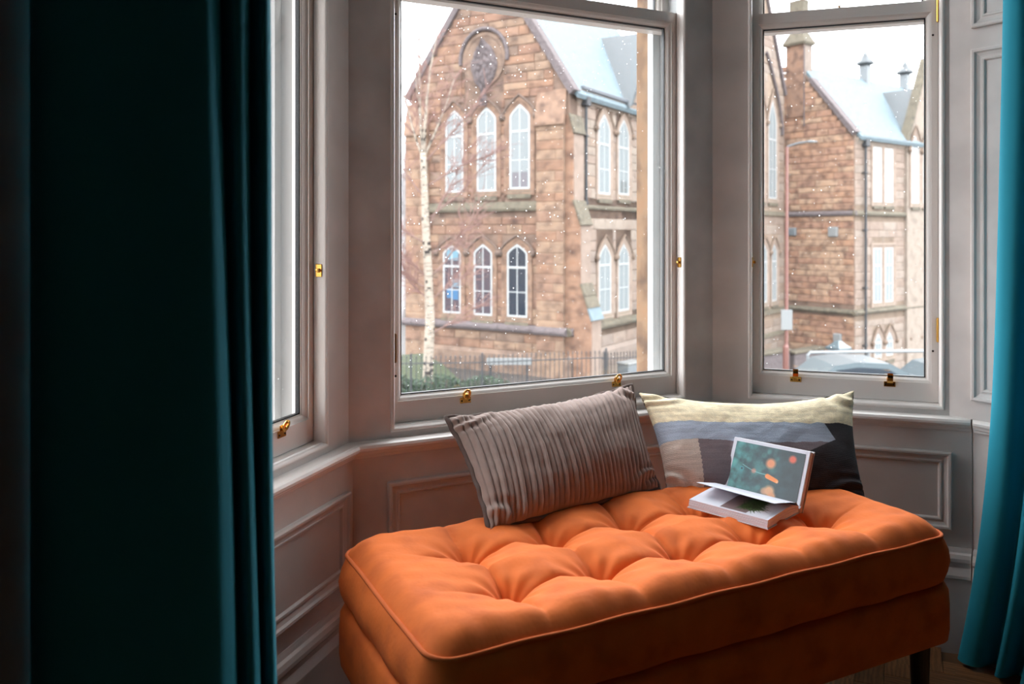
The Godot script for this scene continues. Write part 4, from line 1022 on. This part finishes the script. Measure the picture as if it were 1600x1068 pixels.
	for i in 9: pts.append(Vector3(0.04 + 0.62 * i / 8.0, H + 0.16 * sin(i / 8.0 * 1.4), 0))
	tube(st, pts, 0.035, 8); put("arm", st, "lamp_grey", lp)
	st = S(true); lathe(st, [Vector2(0, -0.05), Vector2(0.09, -0.03), Vector2(0.1, 0.03), Vector2(0, 0.08)], 12, Transform3D(Basis.from_scale(Vector3(2.2, 0.7, 0.9)), Vector3(0.85, H + 0.17, 0))); put("lantern", st, "cabinet_grey", lp)
	st = S(); box(st, Vector3(-0.19, -2.06 - lx.y, 0.08), Vector3(0.19, -1.38 - lx.y, 0.105), 0.01); put("plate", st, "white_board", lp)
	# boundary wall below the transept
	var bw := base("boundary_wall", Vector3(23.9, -4.6, -23.7), atan2(0.25, 0.97)); tag(bw, "low grey stone boundary wall at the foot of the far school buildings", "wall")
	st = S(); box(st, Vector3(-2.4, 0, -0.2), Vector3(-0.35, 1.3, 0.2), 0.03); box(st, Vector3(0.0, 0, -0.2), Vector3(2.2, 1.15, 0.2), 0.03); put("wall", st, "soot_stone", bw)
	st = S(); box(st, Vector3(-2.45, 1.3, -0.25), Vector3(-0.3, 1.42, 0.25), 0.03); box(st, Vector3(-0.05, 1.15, -0.25), Vector3(2.25, 1.27, 0.25), 0.03); put("coping", st, "weathered_stone", bw)
	# gate pier
	var gp := base("gate_pier", Vector3(22.42, ground_y(22.42), -20.06)); tag(gp, "pale pier with a spreading cap behind the white road barrier", "gate pier")
	st = S(); box(st, Vector3(-0.2, 0, -0.2), Vector3(0.2, 1.45, 0.2), 0.02); put("shaft", st, "barrier_white", gp)
	st = S(); lathe(st, [Vector2(0.3, 1.45), Vector2(0.42, 1.5), Vector2(0.42, 1.56), Vector2(0.25, 1.66), Vector2(0.1, 1.78), Vector2(0, 1.8)], 4, Transform3D(Basis(Vector3.UP, PI / 4), Vector3.ZERO)); put("cap", st, "car_teal", gp)
	# road barrier
	var a0 := Vector3(19.96, 0, -19.06); var a1 := Vector3(24.2, 0, -18.1)
	var rb := base("road_barrier", Vector3(a0.x, ground_y(a0.x), a0.z), atan2(-(a1 - a0).z, (a1 - a0).x)); tag(rb, "white tubular road barrier with two white panels in front of the parked cars", "barrier")
	st = S(); tube(st, [Vector3(0, 0, 0), Vector3(0, 1.32, 0), Vector3(0.08, 1.4, 0), Vector3(2.2, 1.36, 0), Vector3(4.4, 1.3, 0)], 0.05, 8); tube(st, [Vector3(2.2, -0.2, 0), Vector3(2.2, 1.36, 0)], 0.04, 8); tube(st, [Vector3(4.3, -0.4, 0), Vector3(4.3, 1.3, 0)], 0.04, 8); tube(st, [Vector3(0, 0.45, 0), Vector3(4.3, 0.2, 0)], 0.04, 8)
	put("frame", st, "barrier_white", rb)
	for p in [[0.3, 0.98], [1.12, 1.72]]:
		st = S(); box(st, Vector3(p[0], 0.92, -0.03), Vector3(p[1], 1.16, 0.03), 0.01); put("panel", st, "white_board", rb)
	car(Vector3(23.2, 0, -16.8), atan2(-0.45, 0.893), "car_teal", "pale blue car parked behind the white road barrier")
	car(Vector3(17.9, 0, -15.9), atan2(-0.45, 0.893), "car_teal", "nearer pale blue car with only its roof showing above the right window sill")

func railings(called: String, label: String, pts: Array, h: float, gap: float):
	var R := base(called, pts[0]); tag(R, label, "railings", "iron railings before the school")
	var bar := S(); tube(bar, [Vector3(0, 0.06, 0), Vector3(0, h, 0)], 0.011, 5); lathe(bar, [Vector2(0.0, h + 0.1), Vector2(0.022, h + 0.03), Vector2(0.012, h)], 5)
	bar.generate_normals(); var bm := bar.commit()
	for k in pts.size() - 1:
		var a: Vector3 = pts[k] - pts[0]; var b: Vector3 = pts[k + 1] - pts[0]; var L := (b - a).length(); var n := int(L / gap)
		for y in [0.16, h - 0.12]:
			var st := S(); tube(st, [a + Vector3.UP * y, b + Vector3.UP * y], 0.016, 6); put("rail", st, "iron", R)
		for i in n:
			put("bar", bm, "iron", R, Transform3D(Basis(), a.lerp(b, (i + 0.5) / n)))
	var np := 0
	for k in pts.size() - 1:
		var a: Vector3 = pts[k] - pts[0]; var b: Vector3 = pts[k + 1] - pts[0]; var m := maxi(1, int((b - a).length() / 1.75))
		for i in m + 1:
			if k > 0 and i == 0: continue
			var p := a.lerp(b, i / float(m))
			var st := S(); box(st, p + Vector3(-0.022, 0, -0.022), p + Vector3(0.022, h + 0.08, 0.022), 0.004); lathe(st, [Vector2(0, h + 0.15), Vector2(0.03, h + 0.12), Vector2(0.022, h + 0.08)], 8, Transform3D(Basis(), p)); put("post", st, "iron", R)

func limb(st: SurfaceTool, p: Vector3, d: Vector3, len: float, r0: float, r1: float, wob: float, r: RandomNumberGenerator, n := 7, sides := 7, uv := false) -> Array:
	var pts := [p]; var rad := [r0]
	for i in range(1, n):
		d = (d + Vector3(r.randf_range(-wob, wob), r.randf_range(-wob, wob) + 0.03, r.randf_range(-wob, wob))).normalized()
		p += d * len / (n - 1); pts.append(p); rad.append(lerpf(r0, r1, i / float(n - 1)))
	tube(st, pts, rad, sides, false, uv)
	return pts

func birch():
	var B := base("birch_tree", Vector3(8.26, GY, -21.6)); tag(B, "bare white barked birch tree in front of the left of the school gable", "tree")
	var tr := [Vector3(0.0, 0, 0), Vector3(0.02, 0.8, 0.0), Vector3(0.06, 2.0, 0.04), Vector3(0.02, 3.2, 0.02), Vector3(-0.05, 4.6, -0.02), Vector3(-0.08, 5.8, -0.04), Vector3(-0.11, 6.6, -0.05)]
	var cur := Curve3D.new(); for p in tr: cur.add_point(p)
	var pts := []; var rad := []
	for i in 22: pts.append(cur.sample_baked(cur.get_baked_length() * i / 21.0)); rad.append(lerpf(0.15, 0.085, i / 21.0))
	var st := S(true); tube(st, pts, rad, 12, false, true); put("trunk", st, "birch_bark", B)
	var r := RandomNumberGenerator.new(); r.seed = 31
	var right := Vector3(0.893, 0, 0.45); var tw := S(); var limbs := []
	# main forks above the trunk
	for q in [[0.12, 3.7, 0.055], [0.02, 4.2, 0.05], [0.45, 2.4, 0.04], [-0.42, 3.2, 0.035], [-0.22, 4.0, 0.03]]:
		st = S(true); var l := limb(st, pts[21] + Vector3.DOWN * 0.15, (Vector3.UP + right * q[0] + Vector3(r.randf_range(-0.1, 0.1), 0, r.randf_range(-0.1, 0.1))).normalized(), q[1], q[2], 0.012, 0.07, r, 10, 8, true)
		put("branch", st, "birch_bark", B); limbs.append(l)
	# side branches off the trunk
	for q in [[5, 0.9, 1.6], [8, -0.8, 1.0], [8, 0.8, 1.2], [9, -1.0, 1.1], [10, 0.6, 2.4], [10, -0.7, 1.2], [12, 0.9, 1.6], [13, -0.9, 1.4], [15, 0.7, 2.6], [17, -0.5, 2.2], [18, 0.8, 2.0], [20, 0.5, 2.4], [14, 0.3, 2.6]]:
		st = S(true); var l := limb(st, pts[q[0]], (Vector3.UP * 0.55 + right * q[1] + Vector3(0, 0, r.randf_range(-0.3, 0.3))).normalized(), q[2], 0.026, 0.008, 0.12, r, 8, 6)
		put("branch", st, "twig", B); limbs.append(l)
	for l in limbs:
		for i in range(2, l.size()):
			for k in 4:
				var d: Vector3 = (l[i] - l[i - 1]).normalized()
				d = (d + Vector3(r.randf_range(-0.9, 0.9), r.randf_range(-0.5, 0.5), r.randf_range(-0.9, 0.9))).normalized()
				var m := limb(tw, l[i], d, r.randf_range(0.4, 0.95), 0.010, 0.006, 0.18, r, 5, 4)
				for j in 2: limb(tw, m[2 + j], (d + Vector3(r.randf_range(-0.9, 0.9), r.randf_range(-0.7, 0.3), r.randf_range(-0.9, 0.9))).normalized(), r.randf_range(0.25, 0.6), 0.007, 0.005, 0.2, r, 4, 3)
	tag(put("twigs", tw, "pale_twig", B), "", "", "", "stuff")

func far_tree():
	var r := RandomNumberGenerator.new(); r.seed = 15
	for q in [[Vector3(13.5, GY, -38.5), 9.5, "thin bare tree far behind the birch against the pale sky"]]:
		var B := base("bare_tree", q[0]); tag(B, q[2], "tree")
		var st := S(true); var tr := limb(st, Vector3.ZERO, Vector3.UP, q[1], 0.16, 0.03, 0.02, r, 12, 8); put("trunk", st, "misty_twig", B)
		var tw := S()
		for i in range(4, 12):
			for k in 5:
				var a := r.randf_range(0, TAU)
				var l := limb(tw, tr[i], Vector3(cos(a) * 0.6, 1.0, sin(a) * 0.6).normalized(), r.randf_range(1.0, 2.6), 0.025, 0.01, 0.1, r, 6, 4)
				for j in range(2, 6): for n in 2: limb(tw, l[j], Vector3(r.randf_range(-1, 1), r.randf_range(0.2, 1), r.randf_range(-1, 1)).normalized(), r.randf_range(0.3, 0.9), 0.012, 0.006, 0.15, r, 4, 3)
		tag(put("twigs", tw, "misty_twig", B), "", "", "", "stuff")

func car(p: Vector3, turn: float, body: String, label: String):
	var C := base("parked_car", Vector3(p.x, ground_y(p.x), p.z), turn); tag(C, label, "car", "cars parked below the right window")
	var side := [Vector2(-2.0, 0.35), Vector2(-2.05, 0.6), Vector2(-1.95, 0.82), Vector2(-1.0, 0.95), Vector2(-0.45, 1.38), Vector2(0.1, 1.46), Vector2(0.9, 1.42), Vector2(1.65, 1.02), Vector2(1.98, 0.95), Vector2(2.05, 0.6), Vector2(2.0, 0.35)]
	var cabin := [Vector2(-0.9, 0.98), Vector2(-0.42, 1.33), Vector2(0.1, 1.4), Vector2(0.85, 1.36), Vector2(1.45, 1.02)]
	var st := S(); loft(st, [[inset(side, 0.12), -0.84], [side, -0.72], [side, 0.72], [inset(side, 0.12), 0.84]])
	prism(st, inset(side, 0.12), -0.838, 0.838, 2); put("body", st, body, C)
	for s in [-1.0, 1.0]:
		st = S(); prism(st, inset(cabin, 0.05), 0.74 * s, 0.846 * s, 2); put("side_window", st, "car_glass", C)
		for x in [-1.3, 1.3]:
			st = S(); lathe(st, [Vector2(0, -0.1), Vector2(0.3, -0.1), Vector2(0.32, -0.06), Vector2(0.32, 0.06), Vector2(0.3, 0.1), Vector2(0.2, 0.11), Vector2(0, 0.09)], 16, Transform3D(Basis(Vector3.RIGHT, PI / 2), Vector3(x, 0.32, s * 0.76))); put("wheel", st, "rubber", C)
	st = S(); prism(st, [Vector2(1.05, 1.36), Vector2(1.58, 1.08), Vector2(1.61, 1.1), Vector2(1.08, 1.39)], -0.6, 0.6, 2); put("rear_window", st, "car_glass", C)
	st = S(); prism(st, [Vector2(-0.95, 1.0), Vector2(-0.5, 1.36), Vector2(-0.53, 1.38), Vector2(-0.98, 1.02)], -0.6, 0.6, 2); put("windscreen", st, "car_glass", C)
	for s in [-0.6, 0.6]:
		st = S(); box(st, Vector3(1.97, 0.75, s - 0.12), Vector3(2.06, 0.92, s + 0.12), 0.02); put("tail_lamp", st, "lamp_orange", C)
		st = S(); box(st, Vector3(-2.06, 0.62, s - 0.14), Vector3(-1.98, 0.76, s + 0.14), 0.02); put("headlamp", st, "tail_white", C)

# =====================================================================  furniture
func round_rect(x0: float, x1: float, z0: float, z1: float, r: float, n := 10, step := 0.012) -> Array:
	var p := []
	var cs := [[Vector2(x1 - r, z1 - r), 0.0], [Vector2(x0 + r, z1 - r), PI / 2], [Vector2(x0 + r, z0 + r), PI], [Vector2(x1 - r, z0 + r), PI * 1.5]]
	for k in 4:
		for i in n + 1:
			var a: float = cs[k][1] + PI / 2 * i / n
			p.append(cs[k][0] + Vector2(cos(a), sin(a)) * r)
		var q: Vector2 = p[-1]; var a2: float = cs[(k + 1) % 4][1]; var w: Vector2 = cs[(k + 1) % 4][0] + Vector2(cos(a2), sin(a2)) * r
		var m := int((w - q).length() / step)
		for i in range(1, m): p.append(q.lerp(w, i / float(m)))
	return p

const TX := [0.692, 0.890, 1.090, 1.287, 1.488]
const TO := [1.577, 1.385]

func seat_height(x: float, o: float, edge: float) -> float:
	# the tufted top: pits at the buttons, creases between them, pillows in between
	var r := 9.0; var dxm := 9.0; var dom := 9.0; var ang := 0.0; var id := 0
	for i in 5:
		dxm = minf(dxm, absf(x - TX[i]))
		for j in 2:
			var d := Vector2(x - TX[i], (o - TO[j]))
			if d.length() < r: r = d.length(); ang = d.angle(); id = i * 2 + j
	for j in 2: dom = minf(dom, absf(o - TO[j]))
	var inx := clampf((x - TX[0] + 0.16) / 0.16, 0, 1) * clampf((TX[4] + 0.16 - x) / 0.16, 0, 1)
	var e := clampf(edge / 0.06, 0, 1)
	var h := 0.477 + 0.040 * (1.0 - pow(1.0 - e, 2.4))
	h -= 0.040 * exp(-pow(r / 0.034, 1.0))
	h -= 0.012 * exp(-pow(r / 0.10, 2.0))
	# stitched creases: a wide valley with a sharp fold at its bottom
	var near := exp(-r / 0.09)
	h -= (0.016 * exp(-dom / 0.036) + 0.014 * exp(-dom / 0.0065)) * inx * e * (0.58 + 0.42 * near)
	var ino := 1.0 if (o < TO[0] and o > TO[1]) else 0.8
	h -= (0.015 * exp(-dxm / 0.034) + 0.013 * exp(-dxm / 0.0065)) * ino * e * (0.52 + 0.48 * near)
	# radiating tucks round each button and small gathers towards the front piping
	h += 0.0022 * sin(ang * 9.0 + id * 1.7) * exp(-pow((r - 0.045) / 0.035, 2.0)) * e
	h += 0.0017 * sin(x * 95.0 + 2.0 * sin(x * 23.0)) * exp(-pow((edge - 0.035) / 0.03, 2.0)) * (0.5 + 0.5 * exp(-dxm / 0.05))
	h += 0.0012 * sin(x * 60.0 + o * 90.0) * sin(o * 40.0 - x * 25.0) * e
	return h

func build_ottoman():
	var x0 := 0.472; var x1 := 1.708; var o0 := 1.215; var o1 := 1.742
	var cx := (x0 + x1) / 2; var co := (o0 + o1) / 2
	var R := base("ottoman", Vector3(cx, 0, -co)); tag(R, "long burnt orange velvet ottoman with a buttoned top in the bay", "ottoman")
	var off := Transform3D(Basis(), Vector3(-cx, 0, co))
	# tufted top
	var P := round_rect(x0, x1, -o1, -o0, 0.045, 12, 0.0055)
	var n := P.size(); var M := 90
	var ctr := Vector2(cx, -co)
	var rings := []
	for k in M + 1:
		var t := pow(k / float(M), 1.0)
		var ring := PackedVector3Array()
		for p in P:
			# rings shrink towards the long middle line
			var spine := Vector2(clampf(p.x, x0 + (o1 - o0) / 2 * 0.98, x1 - (o1 - o0) / 2 * 0.98), ctr.y)
			var w: Vector2 = p.lerp(spine, t)
			var edge: float = (p - spine).length() * t * (minf(absf(p.x - spine.x) + absf(p.y - spine.y), (o1 - o0) / 2) / maxf((p - spine).length(), 0.001))
			ring.append(Vector3(w.x, seat_height(w.x, -w.y, edge), w.y))
		rings.append(ring)
	var st := S(true)
	for k in M:
		var A: PackedVector3Array = rings[k]; var B: PackedVector3Array = rings[k + 1]
		for i in n:
			var j := (i + 1) % n
			for v in [A[i], B[j], A[j], A[i], B[i], B[j]]: st.add_vertex(off * v)
	# boxing below the piping
	var lv := []
	for s in [[0.0, 0.477], [0.006, 0.468], [0.011, 0.45], [0.0145, 0.425], [0.0135, 0.403], [0.008, 0.384], [-0.002, 0.375]]:
		lv.append([s[0], s[1]])
	var prof := func(d: float, y: float, puff: float) -> Array:
		var ring := []
		for i in n:
			var a: Vector2 = P[(i + n - 1) % n]; var b: Vector2 = P[(i + 1) % n]; var tg := (b - a).normalized(); var nn := Vector2(tg.y, -tg.x)
			var wv := puff * 0.0018 * (sin(P[i].x * 41.0 + y * 60.0) + sin(P[i].y * 37.0 + P[i].x * 17.0 - y * 45.0))
			ring.append(off * Vector3(P[i].x + nn.x * (d + wv), y, P[i].y + nn.y * (d + wv)))
		return ring
	for k in lv.size() - 1:
		var A: Array = prof.call(lv[k][0], lv[k][1], 0.0 if k == 0 else 1.0); var B: Array = prof.call(lv[k + 1][0], lv[k + 1][1], 1.0)
		for i in n:
			var j := (i + 1) % n
			for v in [A[i], A[j], B[j], A[i], B[j], B[i]]: st.add_vertex(v)
	put("seat_cushion", st, "orange_velvet", R)
	st = S(true); var pp := []
	for i in range(0, n, 2): pp.append(off * Vector3(P[i].x, 0.4785 + 0.0012 * sin(P[i].x * 31.0 + P[i].y * 20.0), P[i].y))
	tube(st, pp, 0.0042, 8, true); put("piping", st, "orange_piping", R)
	# upholstered base
	st = S(true)
	var bl := [[-0.004, 0.376], [0.008, 0.371], [0.014, 0.36], [0.016, 0.33], [0.016, 0.275], [0.013, 0.253], [0.0, 0.25], [-0.05, 0.25]]
	for k in bl.size() - 1:
		var A: Array = prof.call(bl[k][0], bl[k][1], 0.0); var B: Array = prof.call(bl[k + 1][0], bl[k + 1][1], 0.0)
		for i in n:
			var j := (i + 1) % n
			for v in [A[i], A[j], B[j], A[i], B[j], B[i]]: st.add_vertex(v)
	box(st, off * Vector3(x0 + 0.02, 0.2505, -o1 + 0.02), off * Vector3(x1 - 0.02, 0.37, -o0 - 0.02)); put("upholstered_base", st, "orange_velvet", R)
	for c in [[x0 + 0.05, o0 + 0.04], [x1 - 0.05, o0 + 0.04], [x0 + 0.05, o1 - 0.045], [x1 - 0.05, o1 - 0.045]]:
		st = S(); lathe(st, [Vector2(0, 0), Vector2(0.013, 0.0), Vector2(0.0145, 0.004), Vector2(0.022, 0.24), Vector2(0.022, 0.253), Vector2(0, 0.253)], 20, Transform3D(Basis(), off * Vector3(c[0], 0, -c[1]))); put("leg", st, "leg_wood", R)
	for i in 5:
		for o in TO:
			st = S(true); lathe(st, [Vector2(0, 0.0035), Vector2(0.005, 0.003), Vector2(0.008, 0.001), Vector2(0.0085, -0.003)], 12, Transform3D(Basis(), off * Vector3(TX[i], seat_height(TX[i], o, 0.2) + 0.001, -o))); put("button", st, "orange_velvet", R)

func pillow(R: Node3D, TL: Vector3, TR: Vector3, BR: Vector3, BL: Vector3, T: float, nu: int, nv: int, ribs: int, sag: float, back: bool, uv := false) -> SurfaceTool:
	var st := S(true)
	var up := ((TL + TR) - (BL + BR)).normalized(); var rt := ((TR + BR) - (TL + BL)).normalized(); var nrm := rt.cross(up).normalized()
	var sgn := -1.0 if back else 1.0
	var nz := FastNoiseLite.new(); nz.seed = 5; nz.frequency = 3.0
	grid(st, nu, nv, func(u: float, v: float) -> Vector3:
		var bu := 4 * u * (1 - u); var bv := 4 * v * (1 - v)
		# edges draw in between the pointed corners
		var uu := u + (0.5 - u) * 0.055 * bv; var vv := v - (v - 0.5) * (0.10 if v > 0.5 else 0.03) * bu - sag * bu * v * v
		var p := BL.lerp(BR, uu).lerp(TL.lerp(TR, uu), vv)
		var th := T * pow(bu, 0.42) * pow(bv, 0.45)
		var d := th
		if ribs > 0 and not back:
			var ph := (u + 0.008 * sin(v * 4.0 + u * 9.0)) * ribs
			var s := absf(sin(ph * PI))
			d += (pow(s, 0.6) * 0.008 * (0.9 + 0.25 * sin(floor(ph) * 2.4)) - 0.004) * minf(1.0, minf(bu, bv) * 8.0)
		d += T * 0.10 * nz.get_noise_2d(u * 0.8 + 3.0, v * 0.6) * minf(1.0, bu * bv * 4.0)
		# gathers near the corners
		var cr := minf(minf(Vector2(u, v).length(), Vector2(1 - u, v).length()), minf(Vector2(u, 1 - v).length(), Vector2(1 - u, 1 - v).length()))
		d += 0.006 * sin(cr * 60.0 + atan2(v - 0.5, u - 0.5) * 10.0) * exp(-pow((cr - 0.12) / 0.07, 2.0))
		return R.transform.affine_inverse() * (p + nrm * d * sgn), uv, back)
	return st

func build_cushions():
	# ribbed cushion
	var TL := Vector3(0.768, 0.702, -1.885); var TR := Vector3(1.345, 0.728, -1.925); var BR := Vector3(1.283, 0.503, -1.718); var BL := Vector3(0.772, 0.502, -1.642)
	var R := base("ribbed_cushion", (BL + BR) / 2 + Vector3(0, 0, 0)); tag(R, "grey brown ribbed corduroy cushion leaning on the left under the middle window", "cushion")
	var st := pillow(R, TL, TR, BR, BL, 0.068, 420, 90, 36, 0.02, false); put("front", st, "corduroy", R)
	st = pillow(R, TL, TR, BR, BL, 0.05, 60, 40, 0, 0.02, true); put("back", st, "corduroy_seam", R)
	st = S(true); var pts := []
	var inv := R.transform.affine_inverse()
	for k in 4:
		for i in 30:
			var t := i / 30.0
			var u: float = [t, 1.0, 1 - t, 0.0][k]; var v: float = [0.0, t, 1.0, 1 - t][k]
			var bu := 4 * u * (1 - u); var bv := 4 * v * (1 - v)
			var uu := u + (0.5 - u) * 0.055 * bv; var vv := v - (v - 0.5) * (0.10 if v > 0.5 else 0.03) * bu - 0.02 * bu * v * v
			pts.append(inv * (BL.lerp(BR, uu).lerp(TL.lerp(TR, uu), vv) + Vector3(0, 0.002 * sin(t * 40.0), 0.002 * sin(t * 31.0))))
	tube(st, pts, 0.0065, 8, true); put("piping", st, "corduroy_seam", R)
	# woven cushion
	TL = Vector3(1.352, 0.712, -1.905); TR = Vector3(1.862, 0.722, -1.612); BR = Vector3(1.716, 0.482, -1.448); BL = Vector3(1.305, 0.492, -1.715)
	R = base("woven_cushion", (BL + BR) / 2); tag(R, "flat woven cushion in cream, grey and charcoal patches behind the open book", "cushion")
	st = pillow(R, TL, TR, BR, BL, 0.062, 120, 70, 0, 0.10, false, true); put("front", st, "kilim", R)
	st = pillow(R, TL, TR, BR, BL, 0.045, 60, 40, 0, 0.10, true); put("back", st, "kilim_back", R)

func build_book():
	var R := base("open_book", Vector3(1.473, 0.499, -1.434)); tag(R, "open hardback photo book standing half open on the right of the orange seat", "book")
	R.basis = Basis(Vector3(-0.954, 0, 0.3), Vector3.UP, Vector3(-0.3, 0, -0.954)) * Basis(Vector3.BACK, -0.02)
	var L := 0.205; var W := 0.146
	var st := S(); box(st, Vector3(-0.002, 0, -0.003), Vector3(W + 0.003, 0.0028, L + 0.003), 0.001); put("lower_cover", st, "book_cover", R)
	# stacked leaves: three sections with slightly bent tops
	var sec := [[0.0028, 0.0085, 0.0], [0.009, 0.0125, 0.0015], [0.013, 0.0165, 0.003]]
	for k in 3:
		var lo: float = sec[k][0]; var hi: float = sec[k][1]; var sx: float = sec[k][2]
		var top := []; var bot := []
		for i in 13:
			var t := i / 12.0
			var bulge := (hi / 0.0165) * 0.013 * sin(minf(t * 2.2, 1.0) * PI * 0.5) * (1.0 - 0.75 * t)
			top.append(Vector2((W - sx) * t, hi + bulge * (1.0 if k == 2 else 0.7)))
			bot.append(Vector2((W - sx) * t, lo + (0.0 if k == 0 else (lo / 0.0165) * 0.013 * 0.68 * sin(minf(t * 2.2, 1.0) * PI * 0.5) * (1.0 - 0.75 * t))))
		bot.reverse()
		st = S(); prism(st, top + bot, 0.0, L, 2); put("page_block", st, "page", R)
	# printed photo on the top leaf
	var pr := S(true)
	grid(pr, 16, 6, func(u: float, v: float) -> Vector3:
		var x := lerpf(0.03, 0.140, u); var t := x / (W - 0.003)
		return Vector3(x, 0.0165 + 0.013 * sin(minf(t * 2.2, 1.0) * PI * 0.5) * (1.0 - 0.75 * t) + 0.0006, lerpf(0.008, 0.125, v)), true)
	put("printed_picture", pr, "plant_print", R)
	# one leaf caught in the air
	st = S(true)
	var leaf := [Vector2(0.0, 0.016), Vector2(0.010, 0.026), Vector2(0.03, 0.032), Vector2(0.06, 0.0385), Vector2(0.09, 0.0455), Vector2(0.112, 0.0495)]
	var cv := Curve2D.new(); for p in leaf: cv.add_point(p)
	grid(st, 24, 4, func(u: float, v: float) -> Vector3:
		var p := cv.sample_baked(cv.get_baked_length() * u); return Vector3(p.x, p.y + 0.004 * u * v, L * v))
	grid(st, 24, 4, func(u: float, v: float) -> Vector3:
		var p := cv.sample_baked(cv.get_baked_length() * u); return Vector3(p.x, p.y + 0.004 * u * v - 0.0007, L * v), false, true)
	put("loose_leaf", st, "page", R)
	# the standing half
	W = 0.139
	var U := Vector3(-0.44, 0.9, 0).normalized(); var Nn := Vector3(U.y, -U.x, 0)   # up along the leaf, and its face
	var B := Basis(U, Nn, Vector3(0, 0, 1))
	var bt := Transform3D(Basis(U, Nn, U.cross(Nn)), Vector3(-0.003, 0.006, 0))
	var zs := 1.0 if U.cross(Nn).z > 0 else -1.0
	st = S(); box(st, Vector3(0.002, -0.014, minf(0, zs * L)), Vector3(W, 0.0, maxf(0, zs * L)), 0.0012, bt); put("upright_pages", st, "page", R)
	st = S(); box(st, Vector3(-0.004, -0.0172, minf(-zs * 0.003, zs * (L + 0.003))), Vector3(W + 0.003, -0.0144, maxf(-zs * 0.003, zs * (L + 0.003))), 0.001, bt); put("upright_cover", st, "book_cover", R)
	pr = S()
	grid(pr, 1, 1, func(u: float, v: float) -> Vector3: return bt * Vector3(lerpf(0.012, W - 0.009, v), 0.0008, zs * lerpf(L - 0.010, 0.010, u)), true)
	put("printed_photo", pr, "photo_print", R)
	st = S(); tube(st, [Vector3(-0.006, 0.006, -0.003), Vector3(-0.006, 0.006, L + 0.003)], 0.0075, 10); put("spine", st, "book_cover", R)

func curtain(called: String, label: String, plan: Array, y0: float, y1: float, flare: Callable, m: String):
	var R := base(called, Vector3(plan[0].x, 0, -plan[0].y)); tag(R, label, "curtain", "teal velvet curtains of the bay")
	var cv := Curve2D.new()
	for i in plan.size():
		var a: Vector2 = plan[maxi(i - 1, 0)]; var b: Vector2 = plan[mini(i + 1, plan.size() - 1)]
		var t := (b - a) / 6.0; cv.add_point(plan[i], -t, t)
	cv.bake_interval = 0.002
	var L := cv.get_baked_length()
	var n := int(L / 0.003)
	var st := S(true)
	for side in 2:
		grid(st, n, 40, func(u: float, v: float) -> Vector3:
			var p := cv.sample_baked(L * u, true); var q := cv.sample_baked(minf(L, L * u + 0.004), true); var q0 := cv.sample_baked(maxf(0, L * u - 0.004), true)
			var tg := (q - q0).normalized(); var nn := Vector2(-tg.y, tg.x)
			p += nn * (0.0025 if side == 0 else -0.0025)
			var y := lerpf(y0, y1, v)
			var f: Vector2 = flare.call(u, y)
			return R.transform.affine_inverse() * Vector3(p.x + f.x, y, -(p.y + f.y)), false, side == 1)
	put("cloth", st, m, R)
	st = S(); box(st, Vector3(-0.02, y1 - 0.06, -0.02), Vector3(0.02, y1 + 0.02, 0.02), 0.004)

func build_curtains():
	# left curtain, close to the camera; points are (x, distance out); left end curls back, added to keep teal bounce off the wall
	var pl := [Vector2(-0.066, 1.155), Vector2(-0.062, 1.09), Vector2(-0.058, 1.04), Vector2(-0.054, 1.002), Vector2(-0.03, 0.985), Vector2(0.03, 0.978), Vector2(0.08, 0.972), Vector2(0.108, 0.972), Vector2(0.119, 0.980), Vector2(0.128, 0.996), Vector2(0.1315, 1.025), Vector2(0.137, 1.034), Vector2(0.1415, 1.018), Vector2(0.145, 0.999), Vector2(0.150, 0.995), Vector2(0.157, 1.004), Vector2(0.1625, 1.022), Vector2(0.165, 1.046), Vector2(0.1695, 1.050), Vector2(0.1725, 1.030), Vector2(0.1755, 1.018), Vector2(0.180, 1.020), Vector2(0.1855, 1.036), Vector2(0.1885, 1.060), Vector2(0.188, 1.09), Vector2(0.180, 1.12)]
	curtain("teal_curtain", "large dark teal velvet curtain hanging close by at the left", pl, 0.012, 2.95, func(u: float, y: float) -> Vector2:
		var k := clampf((1.5 - y) / 1.5, -0.4, 1.0)
		return Vector2((0.026 * smoothstep(0.25, 0.9, u) + 0.012 * exp(-pow((u - 0.55) / 0.1, 2.0))) * k + 0.003 * sin(y * 4.0 + u * 9.0) * smoothstep(0.3, 0.6, u), 0.006 * sin(y * 3.0 + u * 7.0)), "teal_velvet")
	var pr := [Vector2(2.135, 1.462), Vector2(2.105, 1.466), Vector2(2.076, 1.455), Vector2(2.066, 1.436), Vector2(2.068, 1.414), Vector2(2.082, 1.402), Vector2(2.112, 1.400), Vector2(2.132, 1.396), Vector2(2.134, 1.382), Vector2(2.110, 1.366), Vector2(2.084, 1.358), Vector2(2.079, 1.346), Vector2(2.094, 1.340), Vector2(2.124, 1.338), Vector2(2.136, 1.328), Vector2(2.120, 1.310), Vector2(2.088, 1.298), Vector2(2.078, 1.280), Vector2(2.078, 1.255), Vector2(2.096, 1.240), Vector2(2.134, 1.236), Vector2(2.140, 1.220), Vector2(2.110, 1.200), Vector2(2.09, 1.18), Vector2(2.10, 1.15), Vector2(2.15, 1.14)]
	curtain("teal_curtain", "teal velvet curtain hanging at the right beside the panelled shutter", pr, 0.012, 2.95, func(u: float, y: float) -> Vector2:
		var k := 1.0 - exp(-y / 0.55)
		return Vector2(0.03 * k - 0.003 * sin(y * 5.0 + u * 20.0), -0.11 * k), "teal_velvet")
